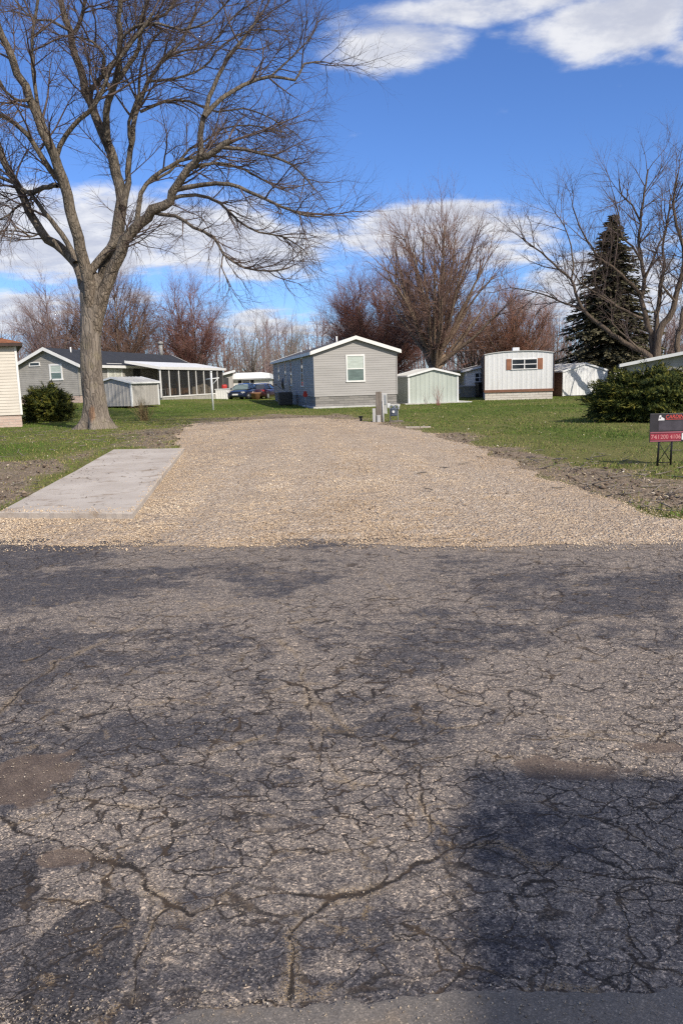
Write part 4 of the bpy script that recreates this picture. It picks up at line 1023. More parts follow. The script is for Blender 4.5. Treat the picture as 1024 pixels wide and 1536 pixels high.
# ---- far homes on the left of the middle
A = at(351.5, 82); th = R(-3); W = solve_w(A, th, 404.5); L = 12; ev = hz(A, th, 0, 0, 569.5); pk = hz(A, th, 0, 0, 559.5)
root = thing('mobile_home', A, 'distant white mobile home with dark shutters, behind the two parked cars', 'mobile home', -th)
g = lambda x: ev
mb = MB(); clap(mb, 0, W, .1, g, front, .2); clap(mb, 0, L, .1, g, left_face(L), .2); clap(mb, 0, L, .1, g, right_face(W), .2); clap(mb, 0, W, .1, g, back_face(L), .2); mb.build('wall', M['white_paint'], root)
mb = MB()
mb.add([(-.2, -.3, ev), (W + .2, -.3, ev), (W + .2, L, ev), (-.2, L, ev), (-.05, -.1, pk - .1), (W + .05, -.1, pk - .1), (W + .05, L, pk - .1), (-.05, L, pk - .1), (W * .2, 0, pk), (W * .8, 0, pk), (W * .8, L, pk), (W * .2, L, pk)], [(0, 3, 2, 1), (0, 1, 5, 4), (1, 2, 6, 5), (2, 3, 7, 6), (3, 0, 4, 7), (4, 5, 9, 8), (5, 6, 10, 9), (6, 7, 11, 10), (7, 4, 8, 11), (8, 9, 10, 11)])
mb.build('roof', M['white_metal'], root)
mb = MB(); mb.box(-.22, -.34, ev - .06, W + .22, -.305, ev + .08); mb.build('eave_trim', M['mid_grey'], root)
a, b_ = solve_w(A, th, 365), solve_w(A, th, 375.5)
window(root, front, a, b_, hz(A, th, a, 0, 575.5), hz(A, th, a, 0, 569.9), .1, 'glass_dark', 'glass_dark', 1, 0, shutters=(.35, 'black'))
A = at(326, 78); th = R(-9); W = solve_w(A, th, 350.5); L = 7.0; ev = hz(A, th, 0, 0, 567); pk = ev + .35
root = thing('carport', A, 'low grey building with white roof edge, between the porch and the distant white home', 'building', -th)
g = lambda x: ev + .5 * x / W
mb = MB(); ribs(mb, 0, W, 0, g, front, .4); ribs(mb, 0, L, 0, lambda y: ev + .5, right_face(W), .4); ribs(mb, 0, L, 0, lambda y: ev, left_face(L), .4); mb.build('wall', M['shed_grey'], root)
mb = MB(); vs = [(-.3, -.4, ev), (W + .3, -.4, ev + .55), (W + .3, L, ev + .55), (-.3, L, ev)]
mb.add(vs + [(x, y, z + .22) for x, y, z in vs], [(0, 3, 2, 1), (4, 5, 6, 7), (0, 1, 5, 4), (1, 2, 6, 5), (2, 3, 7, 6), (3, 0, 4, 7)]); mb.build('roof', M['white_metal'], root)
mb = MB(); mb.box(W * .3, -.06, 0, W * .75, -.03, 2.0); mb.build('door', M['dark_grey'], root)
# white storage box with a red bag
q = at(334.5, 68)
t_ = thing('storage_box', q, 'white storage box with flat lid at the far end of the porch', 'storage box', R(-8))
zt = zat(q[0], q[1], 583) - q[2]
mb = MB(); mb.bbox(-.55, -.4, -.1, .55, .4, zt - .08, .03)
for i in range(5): mb.box(-.5 + i * .22, -.415, .05, -.4 + i * .22, -.402, zt - .15)
mb.build('box_body', M['white_paint'], t_); mb = MB(); mb.bbox(-.59, -.44, zt - .078, .59, .44, zt, .02); mb.build('lid', M['white_metal'], t_)
t_ = thing('red_cushion', (q[0] + .18, q[1], q[2] + zt), 'red and white bundle lying on the white storage box', 'cushion', R(20))
bm = bmesh.new(); bmesh.ops.create_uvsphere(bm, u_segments=16, v_segments=10, radius=.5)
for v in bm.verts:
    v.co = Vector((math.copysign(abs(v.co.x * 2) ** .6 * .24, v.co.x), math.copysign(abs(v.co.y * 2) ** .6 * .16, v.co.y), (math.copysign(abs(v.co.z * 2) ** .7, v.co.z) * .5 + .5) * .36 * (1 + .1 * math.sin(v.co.x * 20))))
mb = MB(); mb.bm(bm, 0, True); mb.build('cushion_cover', M['red_plastic'], t_)
# pale pole on the lawn
q = hit(320, 615.5); zt = zat(q[0], q[1], 557) - q[2]
t_ = thing('clothes_pole', q, 'white metal pole with a short bracket standing on the lawn before the porch', 'pole', R(-12))
mb = MB(); mb.bar((0, 0, -.1), (0, 0, zt), .05, 12); mb.lathe([(0, zt + .03), (.06, zt + .01), (.06, zt - .05), (.05, zt - .05)], (0, 0), 12); mb.build('pole', M['white_metal'], t_)
mb = MB(); mb.bar((-.32, 0, zt - .42), (.45, 0, zt - .36), .03); mb.bar((0, 0, zt - .75), (.4, 0, zt - .36), .02); mb.build('crossarm', M['white_metal'], t_)

# ---- roofs beyond the right-hand bush
A = at(938, 40); th = R(22); root = thing('mobile_home', A, 'white low pitched roof and wall showing above the right-hand bush', 'mobile home', -th)
W, L = 5.6, 10; ev = hz(A, th, 0, 0, 547); pk = hz(A, th, W / 2, 0, 529)
g = lambda x: ev + (pk - ev) * (1 - abs(x - W / 2) / (W / 2)); e = lambda y: ev
mb = MB(); clap(mb, 0, W, 0, g, front); clap(mb, 0, L, 0, e, left_face(L)); clap(mb, 0, L, 0, e, right_face(W)); clap(mb, 0, W, 0, g, back_face(L)); mb.build('wall', M['grey_siding'], root)
gable_roof(root, W, L, ev, pk, .35, 'shed_roof', fh=.14, th=.1)
A = at(820, 74); th = R(0); W = solve_w(A, th, 950); ev = hz(A, th, 0, 0, 553); root = thing('mobile_home', A, 'far low building with dark roof seen behind the white shed and spruce', 'mobile home', -th); L = 5; pk = hz(A, th, 0, 0, 541)
mb = MB(); clap(mb, 0, W, 0, lambda x: ev, front, .2); clap(mb, 0, L, 0, lambda x: ev, left_face(L), .2); clap(mb, 0, L, 0, lambda x: ev, right_face(W), .2); clap(mb, 0, W, 0, lambda x: ev, back_face(L), .2); mb.build('wall', M['white_paint'], root)
mb = MB(); mb.add([(-.3, -.3, ev), (W + .3, -.3, ev), (W + .3, L + .3, ev), (-.3, L + .3, ev), (.0, L / 2, pk), (W, L / 2, pk)], [(0, 1, 5, 4), (1, 2, 5), (2, 3, 4, 5), (3, 0, 4), (0, 3, 2, 1)]); mb.build('roof', M['shingle_grey'], root)

# ---- utility post, gas meter, spigot, cover, yard sign
q = hit(570.5, 633)
t_ = thing('utility_post', q, 'weathered wooden utility post with meter panels at the far end of the gravel', 'utility post', R(-8))
s_ = lambda px: (px - 570.5) * 1.03 * q[1] / F
zz = lambda py: zat(q[0], q[1], py) - q[2]
mb = MB(); mb.bbox(s_(564.5), -.09, -.1, s_(572.5), .09, zz(586.5), .012); mb.build('post', M['weathered_wood'], t_)
mb = MB(); mb.bbox(s_(573), -.07, .0, s_(575.8), .07, zz(589), .008); mb.build('conduit_panel', M['light_grey'], t_)
mb = MB(); mb.bbox(s_(559.5), -.13, 0, s_(564), .02, zz(612), .012); mb.build('meter_box', M['light_grey'], t_)
mb = MB(); mb.bbox(s_(566), -.16, .0, s_(571), -.095, zz(622), .01); mb.bar((s_(574.5), -.1, -.05), (s_(574.5), -.1, zz(600)), .022); mb.build('conduit', M['light_grey'], t_)
q2 = hit(577, 620.5)
t2 = thing('electric_pedestal', q2, 'light grey electric pedestal standing just behind the wooden post', 'pedestal', R(-8))
z2 = zat(q2[0], q2[1], 589.5) - q2[2]; s2 = q2[1] / F
mb = MB(); mb.bbox(-3.2 * s2, -.12, -.1, 3.4 * s2, .12, z2, .02); mb.build('casing', M['light_grey'], t2)
mb = MB(); mb.bbox(-2.4 * s2, -.14, z2 * .45, 2.6 * s2, -.121, z2 * .92, .005); mb.build('door', M['galv'], t2)
mb = MB(); mb.bbox(4 * s2, -.1, z2 * .28, 8 * s2, .1, z2 * .5, .02); mb.build('side_box', M['white_metal'], t2)
q = hit(591, 633)
t_ = thing('gas_meter', q, 'blue grey gas meter on pipe legs beside the wooden post', 'gas meter', R(-5))
u_ = q[1] / F * 1.0
z_ = lambda py: zat(q[0], q[1], py) - q[2]
mb = MB(); mb.bbox(-5.0 * u_, -.1, z_(624), 4.6 * u_, .1, z_(611), .035); mb.lathe([(0, z_(608)), (2.6 * u_, z_(609)), (3.0 * u_, z_(611.2))], (0, 0), 16); mb.build('meter_body', M['meter_blue'], t_)
mb = MB(); mb.tube([(-.02, -.1, z_(617)), (-.02, -.125, z_(617))], 1.9 * u_, 18); mb.build('dial', M['white_paint'], t_)
mb = MB()
for sx in (-5.8, 5.6):
    mb.tube([(sx * u_, 0, -.1), (sx * u_, 0, z_(609)), (sx * u_ * .8, 0, z_(607)), (sx * u_ * .35, 0, z_(607.5)), (sx * u_ * .3, 0, z_(611))], .022, 8)
mb.build('pipework', M['galv'], t_)
mb = MB(); mb.lathe([(0, .0), (2.2 * u_, .0), (2.6 * u_, .03), (2.4 * u_, .06), (0, .075)], (5.6 * u_, 0), 16); 
mb2 = MB(); mb2.bbox(5.2 * u_ , -.1, z_(614), 8.2 * u_, .06, z_(608), .02); mb2.build('regulator', M['galv'], t_)
mb = MB(); mb.bbox(-7 * u_, -.2, -.02, 13 * u_, .2, .05, .01); mb.build('base_board', M['weathered_wood'], t_)
q = hit(541, 632)
t_ = thing('water_spigot', q, 'small black water spigot poking up at the back edge of the gravel', 'spigot', R(10))
mb = MB(); mb.bar((0, 0, -.05), (0, 0, .13), .035, 10); mb.tube([(0, 0, .11), (0, -.07, .12), (0, -.12, .06)], [.03, .03, .024], 8); mb.build('pipe', M['black'], t_)
mb = MB(); mb.tube([(-.08, 0, .16), (.08, 0, .16)], .03, 8); mb.bar((0, 0, .12), (0, 0, .17), .015); mb.build('tap_handle', M['black'], t_)
q = hit(629, 641.5)
t_ = thing('concrete_cover', q, 'flat pale concrete utility cover at the right back edge of the gravel', 'cover', R(-6))
mb = MB(); mb.bbox(-.42, -.2, -.05, .0, .2, .035, .015); mb.bbox(.02, -.18, -.05, .34, .2, .03, .015); mb.build('slab', M['cover_concrete'], t_)

# yard sign
q = hit(994.5, 698)
t_ = thing('yard_sign', q, 'dark yard sign with red band and lettering on a black wire stand', 'sign', R(-3))
zs = lambda py: zat(q[0], q[1], py) - q[2]
us = q[1] / F * .99
xl, xr = (971.5 - 994.5) * us, (1030 - 994.5) * us; zb, zt = zs(661), zs(616.5)
def m_sign():
    return simple('sign_black', (.040, .038, .045), .35, .2, 3.0)
M['sign_black'] = m_sign(); M['sign_red'] = simple('sign_red', (.30, .035, .06), .4, .15, 5.0); M['sign_rose'] = simple('sign_rose', (.36, .12, .16), .4, .15, 5.0)
M['sign_text'] = simple('sign_text', (.62, .10, .085), .4, .1); M['sign_pink'] = simple('sign_pink', (.60, .25, .26), .4, .1); M['sign_white'] = simple('sign_white', (.75, .74, .76), .4, .05); M['sign_grey'] = simple('sign_grey', (.075, .068, .085), .35, .2, 6.0)
mb = MB(); mb.bbox(xl, -.008, zb, xr, .008, zt, .004); SB = mb.build('sign_board', M['sign_black'], t_)
hgt = zt - zb; wid = xr - xl
def plate(name, u0, u1, v0, v1, mat, y=-.0095):
    mb = MB(); mb.box(xl + u0 * wid, y, zb + v0 * hgt, xl + u1 * wid, y + .0012, zb + v1 * hgt); mb.build(name, M[mat], SB)
plate('red_band', .015, .80, .07, .30, 'sign_red'); plate('rose_stripe', .015, .985, .32, .36, 'sign_rose'); plate('rose_edge', .015, .8, .02, .055, 'sign_rose')
plate('photo_panel', .22, .985, .40, .74, 'sign_grey'); plate('white_square', .815, .985, .07, .30, 'sign_white')
mb = MB()   # small pale roundel-and-house emblem
bx, bz = xl + .205 * wid, zb + .76 * hgt
pts = [(0, 0), (.155, 0), (.155, .06), (.10, .11), (.075, .10), (.075, .17), (.05, .19), (.025, .17), (.012, .09)]
n = len(pts); vs = [(bx + u * wid, -.0105, bz + v * hgt) for u, v in pts] + [(bx + u * wid, -.0085, bz + v * hgt) for u, v in pts]
mb.add(vs, [tuple(range(n))] + [(i, (i + 1) % n, n + (i + 1) % n, n + i) for i in range(n)]); mb.build('emblem', M['sign_white'], SB)
plate('emblem_shade', .235, .265, .82, .87, 'sign_black', -.0125)
def text(name, s, u0, u1, v0, v1, mat, shear=0):
    cu = bpy.data.curves.new(name, 'FONT'); cu.body = s; cu.size = 1; cu.extrude = .0; cu.shear = shear; cu.offset = .012
    tmp = bpy.data.objects.new('tmp', cu); COL.objects.link(tmp); dg = bpy.context.evaluated_depsgraph_get(); dg.update()
    me = bpy.data.meshes.new_from_object(tmp.evaluated_get(dg)); bpy.data.objects.remove(tmp)
    c = np.array([v.co[:] for v in me.vertices]); mn, mx = c.min(0), c.max(0)
    for v in me.vertices:
        x = (v.co.x - mn[0]) / (mx[0] - mn[0]); z = (v.co.y - mn[1]) / (mx[1] - mn[1])
        v.co = (xl + (u0 + (u1 - u0) * x) * wid, -.0125, zb + (v0 + (v1 - v0) * z) * hgt)
    link_mesh(name, me, M[mat], SB)
text('heading', 'CARDINAL', .39, .985, .82, .95, 'sign_text', .15)
for s_n, u_a, u_b in (('741', .035, .235), ('200', .275, .475), ('4106', .515, .785)): text('phone_digits', s_n, u_a, u_b, .11, .26, 'sign_pink')
plate('heading_rule', .39, .985, .785, .80, 'sign_text')
mb = MB()
la, lb = (986.5 - 994.5) * us, (1006 - 994.5) * us
mb.bar((la - .012, .02, -.08), (la + .012, .02, zb + .2), .016, 6); mb.bar((lb - .006, .02, -.08), (lb, .02, zb + .2), .016, 6)
mb.bar((la, .02, .045), (lb, .02, .045), .008, 6)
mb.build('stand', M['black'], t_)
mb = MB(); mb.bar((la, .02, .05), (lb, .02, zb - .01), .0065, 5); mb.bar((lb, .028, .05), (la, .028, zb - .01), .0065, 5); mb.build('cross_brace', M['black'], t_)

# ---- cars
def car(A, rz, label, paint, facing, plate_m='white_paint'):
    root = thing('parked_car', A, label, 'car', rz, 'cars parked by the distant white home')
    Lc, hw = 4.5, .9
    # stations along the car: y, z bottom, z belt, half width
    st = [(-2.25, .38, .62, .66), (-2.15, .28, .72, .78), (-1.75, .22, .82, .87), (-.8, .2, .93, .9), (.6, .2, .97, .9), (1.6, .24, .98, .87), (2.1, .3, .95, .8), (2.25, .42, .85, .7)]
    vs = []; k = 10
    for y, zb, zt, w in st:
        h = zt - zb
        for a, c in ((-1, .0), (-1.0, .3), (-.985, .62), (-.93, .9), (-.6, 1.0), (.6, 1.0), (.93, .9), (.985, .62), (1.0, .3), (1, 0)): vs.append((w * a, y, zb + h * c))
    fs = [(i * k + j, i * k + j + 1, (i + 1) * k + j + 1, (i + 1) * k + j) for i in range(len(st) - 1) for j in range(k - 1)] + [tuple(range(k)), tuple(range((len(st) - 1) * k, len(st) * k))] + [(i * k, (i + 1) * k, (i + 1) * k + k - 1, i * k + k - 1) for i in range(len(st) - 1)]
    mb = MB(); mb.add(vs, fs, 0, True)
    top = [(-.35, 1.36, .58), (.1, 1.45, .62), (.75, 1.45, .62), (1.2, 1.36, .58)]
    o = len(mb.v); tv = []
    for y, z, w in top: tv += [(-w, y, z - .05), (-w * .8, y, z), (w * .8, y, z), (w, y, z - .05)]
    mb.add(tv, [(i * 4 + j, i * 4 + j + 1, (i + 1) * 4 + j + 1, (i + 1) * 4 + j) for i in range(3) for j in range(3)], 0, True)
    for s in (-1, 1):
        for (y0, z0, w0), (y1, z1, w1) in (((-1.12, .93, .8), (-.35, 1.34, .58)), ((.42, .97, .82), (.45, 1.40, .615)), ((1.95, .95, .74), (1.2, 1.33, .58))):
            mb.bar((s * w0, y0, z0), (s * w1, y1, z1), .035, 6)
    body = mb.build('body', M[paint], root)
    mb = MB(); mb.quad((-.78, -1.1, .92), (.78, -1.1, .92), (.57, -.36, 1.345), (-.57, -.36, 1.345)); mb.build('windscreen', M['glass_teal' if facing else 'glass_dark'], root)
    mb = MB(); mb.quad((-.72, 1.93, .94), (.72, 1.93, .94), (.57, 1.21, 1.345), (-.57, 1.21, 1.345)); mb.build('rear_window', M['glass_dark'], root)
    for s in (-1, 1):
        mb = MB(); mb.add([(s * .79, -1.08, .93), (s * .82, .4, .965), (s * .6, .42, 1.38), (s * .575, -.35, 1.33)], [(0, 1, 2, 3)]); mb.add([(s * .82, .45, .965), (s * .73, 1.9, .95), (s * .575, 1.2, 1.33), (s * .6, .45, 1.38)], [(0, 1, 2, 3)]); mb.build('side_window', M['glass_dark'], root)
        for y in (-1.38, 1.4):
            mb = MB(); mb.tube([(s * .70, y, .32), (s * .92, y, .32)], .32, 20); wh = mb.build('wheel', M['rubber'], root)
            mb = MB(); mb.tube([(s * .915, y, .32), (s * .93, y, .32)], .2, 16); mb.build('rim', M['galv'], wh)
        mb = MB(); mb.bbox(s * .68 - .14, -2.23, .62, s * .68 + .14, -2.02, .74, .03); mb.build('headlight', M['lamp_glass'], root)
        mb = MB(); mb.bbox(s * .64 - .16, 2.08, .72, s * .64 + .16, 2.235, .88, .03); mb.build('tail_light', M['tail_red'], root)
        mb = MB(); mb.bbox(s * .98 - .09, -.9, .93, s * .98 + .09, -.78, 1.05, .03); mb.build('wing_mirror', M[paint], root)
    mb = MB(); mb.bbox(-.26, -2.275, .44, .26, -2.25, .57, .005); mb.bbox(-.26, 2.25, .5, .26, 2.275, .64, .005); mb.build('number_plate', M[plate_m], root)
    mb = MB(); [mb.box(-.5, -2.24, .58 + i * .04, .5, -2.2, .6 + i * .04) for i in range(4)]; mb.build('grille', M['black'], root)
    return root
A = at(367, 69.5); A[2] -= .05
car(A, R(-14), 'dark blue parked car facing the lawn, nearer the porch', 'car_blue', True)
A = at(396, 72); A[2] -= .05
car(A, R(166), 'dark maroon parked car beside the shaded wall of the grey home', 'car_maroon', False)
q = at(384, 67.5)
t_ = thing('planter_tub', q, 'brown tub shaped planter between the two parked cars', 'planter')
mb = MB(); mb.lathe([(0, 0), (.34, 0), (.42, .5), (.46, .52), (.46, .6), (.4, .6), (.38, .52), (0, .5)], (0, 0), 22); mb.build('tub', M['terracotta'], t_)

# ---- unseen house added behind the viewpoint only to cast the road shadow
SUN_AZ, SUN_EL = R(38), R(39)
hb = 7.0; Ls_ = hb / math.tan(SUN_EL)
q = G(691, 1148)
cx, cy = q[0] + Ls_ * math.sin(SUN_AZ), q[1] - Ls_ * math.cos(SUN_AZ)
th = R(8.8); Wb, Lb_ = 8.0, 7.0
root = thing('shadow_caster_house', (cx, cy, 0), 'unseen pale house added behind the viewpoint to cast the shadow on the road', 'house', -th)
mb = MB(); fl_ = lambda y: hb
clap(mb, -Lb_, 0, .4, fl_, left_face(0), .2); clap(mb, -Lb_, 0, .4, fl_, right_face(Wb), .2); clap(mb, 0, Wb, .4, fl_, back_face(0), .2); clap(mb, 0, Wb, .4, fl_, lambda x, z, o=0: (x, -Lb_ - o, z), .2)
mb.build('wall', M['cream_siding'], root)
mb = MB(); mb.box(.03, -Lb_ + .03, -.1, Wb - .03, -.03, .41); mb.build('stone_base', M['skirt_pink'], root)
for z0_ in (1.2, 4.3):
    for x0_ in (1.2, 5.4): window(root, back_face(0), x0_, x0_ + 1.1, z0_, z0_ + 1.4, .1, 'glass_dark', 'glass_dark')
    window(root, left_face(0), -4.2, -3.1, z0_, z0_ + 1.4, .1, 'glass_dark', 'glass_dark')
mb = MB(); e_ = .0; E = [(-e_, -Lb_ - e_, hb), (Wb + e_, -Lb_ - e_, hb), (Wb + e_, e_, hb), (-e_, e_, hb)]
mb.add(E + [(Wb * .4, -Lb_ / 2, hb + 1.3), (Wb * .6, -Lb_ / 2, hb + 1.3)], [(0, 1, 5, 4), (1, 2, 5), (2, 3, 4, 5), (3, 0, 4)]); mb.build('roof', M['roof_brown'], root)
# ---------------------------------------------------------------- trees and shrubs
def vec(a): return np.asarray(a, float)
def resample(pts, rads, step, seed=0, jit=0.0):
    """smooth curve through pts"""
    pts = [vec(p) for p in pts]; r = random.Random(seed)
    o, q = [], []
    n = len(pts)
    for i in range(n - 1):
        p0, p1, p2, p3 = pts[max(i - 1, 0)], pts[i], pts[i + 1], pts[min(i + 2, n - 1)]
        k = max(2, int(np.linalg.norm(p2 - p1) / step))
        for j in range(k):
            t = j / k
            o.append(.5 * ((2 * p1) + (-p0 + p2) * t + (2 * p0 - 5 * p1 + 4 * p2 - p3) * t * t + (-p0 + 3 * p1 - 3 * p2 + p3) * t ** 3))
            q.append(rads[i] * (1 - t) + rads[i + 1] * t)
    o.append(pts[-1]); q.append(rads[-1])
    if jit:
        for i in range(1, len(o) - 1):
            o[i] = o[i] + np.array([r.uniform(-1, 1), r.uniform(-1, 1), r.uniform(-1, 1)]) * jit * min(1, q[i] * 8)
    return o, q
class Br:
    """collects branches as polylines and turns them into one mesh"""
    def __init__(s, seed): s.items = {}; s.r = random.Random(seed)
    def put(s, pts, rads, k): s.items.setdefault((len(pts), k), []).append((pts, rads))
    def mesh(s, name, mat, parent, origin):
        VV = []; FF = []; off = 0
        for (n, k), lst in s.items.items():
            Pn = np.array([p for p, _ in lst], float) - np.asarray(origin); Rn = np.array([q for _, q in lst], float)
            Mn = len(lst)
            tg = np.empty_like(Pn); tg[:, 1:-1] = Pn[:, 2:] - Pn[:, :-2]; tg[:, 0] = Pn[:, 1] - Pn[:, 0]; tg[:, -1] = Pn[:, -1] - Pn[:, -2]
            tg /= np.linalg.norm(tg, axis=2, keepdims=True) + 1e-9
            main = Pn[:, -1] - Pn[:, 0]; up = np.where((np.abs(main[:, 2]) > .75 * np.linalg.norm(main, axis=1))[:, None], np.array([1., .13, .07]), np.array([.11, .17, 1.]))
            a = np.cross(tg, up[:, None, :]); a /= np.linalg.norm(a, axis=2, keepdims=True) + 1e-9; b_ = np.cross(tg, a)
            an = np.arange(k) * 2 * math.pi / k
            V = Pn[:, :, None, :] + Rn[:, :, None, None] * (np.cos(an)[None, None, :, None] * a[:, :, None, :] + np.sin(an)[None, None, :, None] * b_[:, :, None, :])
            i = np.arange(Mn * n * k).reshape(Mn, n, k) + off
            q = np.stack([i[:, :-1, :], np.roll(i, -1, 2)[:, :-1, :], np.roll(i, -1, 2)[:, 1:, :], i[:, 1:, :]], -1).reshape(-1, 4)
            VV.append(V.reshape(-1, 3)); FF.append(q); off += Mn * n * k
        return np_mesh(name, np.concatenate(VV), FF, [mat], parent, True)
def norm3(v):
    l = math.sqrt(v[0] * v[0] + v[1] * v[1] + v[2] * v[2]) + 1e-9
    return (v[0] / l, v[1] / l, v[2] / l)
def off_dir(r, d, ang):
    # a direction at ang from d, random roll
    d = norm3(d); a = (1, 0, 0) if abs(d[2]) > .7 else (0, 0, 1)
    u = norm3((d[1] * a[2] - d[2] * a[1], d[2] * a[0] - d[0] * a[2], d[0] * a[1] - d[1] * a[0]))
    w = (d[1] * u[2] - d[2] * u[1], d[2] * u[0] - d[0] * u[2], d[0] * u[1] - d[1] * u[0])
    ph = r.random() * 6.2832; c, s = math.cos(ang), math.sin(ang); cp, sp = math.cos(ph) * s, math.sin(ph) * s
    return (d[0] * c + u[0] * cp + w[0] * sp, d[1] * c + u[1] * cp + w[1] * sp, d[2] * c + u[2] * cp + w[2] * sp)
def walk(r, p, d, L, n, wig, trop):
    pts = [tuple(p)]; s = L / (n - 1); d = norm3(d)
    for _ in range(n - 1):
        d = norm3((d[0] + r.uniform(-wig, wig), d[1] + r.uniform(-wig, wig), d[2] + r.uniform(-wig, wig) + trop))
        p = (p[0] + d[0] * s, p[1] + d[1] * s, p[2] + d[2] * s); pts.append(p)
    return pts
def spawn(br, pts, rads, lv, spec, k=0, tmin=.2):
    """side branches along pts following spec[lv] = (per metre, length, spread of length, angle lo, angle hi, wiggle, tropism, points, sides, radius)"""
    if lv >= len(spec): return
    per, Lm, Ls, a0, a1, wig, trop, n, sd, rm = spec[lv]
    r = br.r; seg = [math.dist(pts[i], pts[i + 1]) for i in range(len(pts) - 1)]; tot = sum(seg)
    cnt = per * tot * (1 - tmin); cnt = int(cnt) + (r.random() < cnt - int(cnt))
    for _ in range(cnt + 1):
        t = (tmin + (1 - tmin) * r.random()) * tot if _ < cnt else tot * .995
        i = 0
        while i < len(seg) - 1 and t > seg[i]: t -= seg[i]; i += 1
        f = min(1, t / (seg[i] + 1e-9)); a, b_ = pts[i], pts[i + 1]
        p = (a[0] + (b_[0] - a[0]) * f, a[1] + (b_[1] - a[1]) * f, a[2] + (b_[2] - a[2]) * f)
        d = (b_[0] - a[0], b_[1] - a[1], b_[2] - a[2])
        ang = r.uniform(a0, a1) if _ < cnt else r.uniform(0, .3)
        dd = off_dir(r, d, ang)
        L = Lm * (1 + r.uniform(-Ls, Ls)); r0 = min(rm * (.7 + .6 * r.random()), .75 * (rads[i] + (rads[i + 1] - rads[i]) * f))
        q = walk(r, p, dd, L, n, wig, trop)
        rr = [r0 * (1 - .72 * j / (n - 1)) for j in range(n)]
        br.put(q, rr, sd); spawn(br, q, rr, lv + 1, spec, k, .15)

# ---- the big tree: main limbs follow the photograph's
Bp = hit(145, 643); BY = Bp[1]; mpx = BY / F
BIG = thing('bare_tree', Bp, 'large bare tree with thick forked trunk on the lawn left of the gravel', 'tree')
k_ = 1.969
def limb(zpts, r0, r1, d0, d1, e=1.0):
    n = len(zpts)
    pts = [P(x / k_, y / k_, BY + d0 + (d1 - d0) * (i / (n - 1)) ** e) for i, (x, y) in enumerate(zpts)]
    rads = [.9 * (r0 + (r1 - r0) * (i / (n - 1)) ** .8) / k_ * mpx for i in range(n)]
    return resample(pts, rads, .35, int(zpts[0][0] + 7 * zpts[-1][1]), .05)
tr = Br(11)
tp = [P(x, y, BY) for x, y in [(146, 664), (146, 652), (145, 643), (144, 625), (142.5, 600), (138.5, 570), (136.5, 530), (136.5, 490), (138, 465), (138.5, 445), (139, 430), (139, 418), (138, 404)]]
trd = [v * mpx for v in (39, 34, 27, 19.5, 16.6, 15.4, 14.8, 14.4, 15, 17, 17, 13, 3)]
o_, q_ = resample(tp, trd, .12)
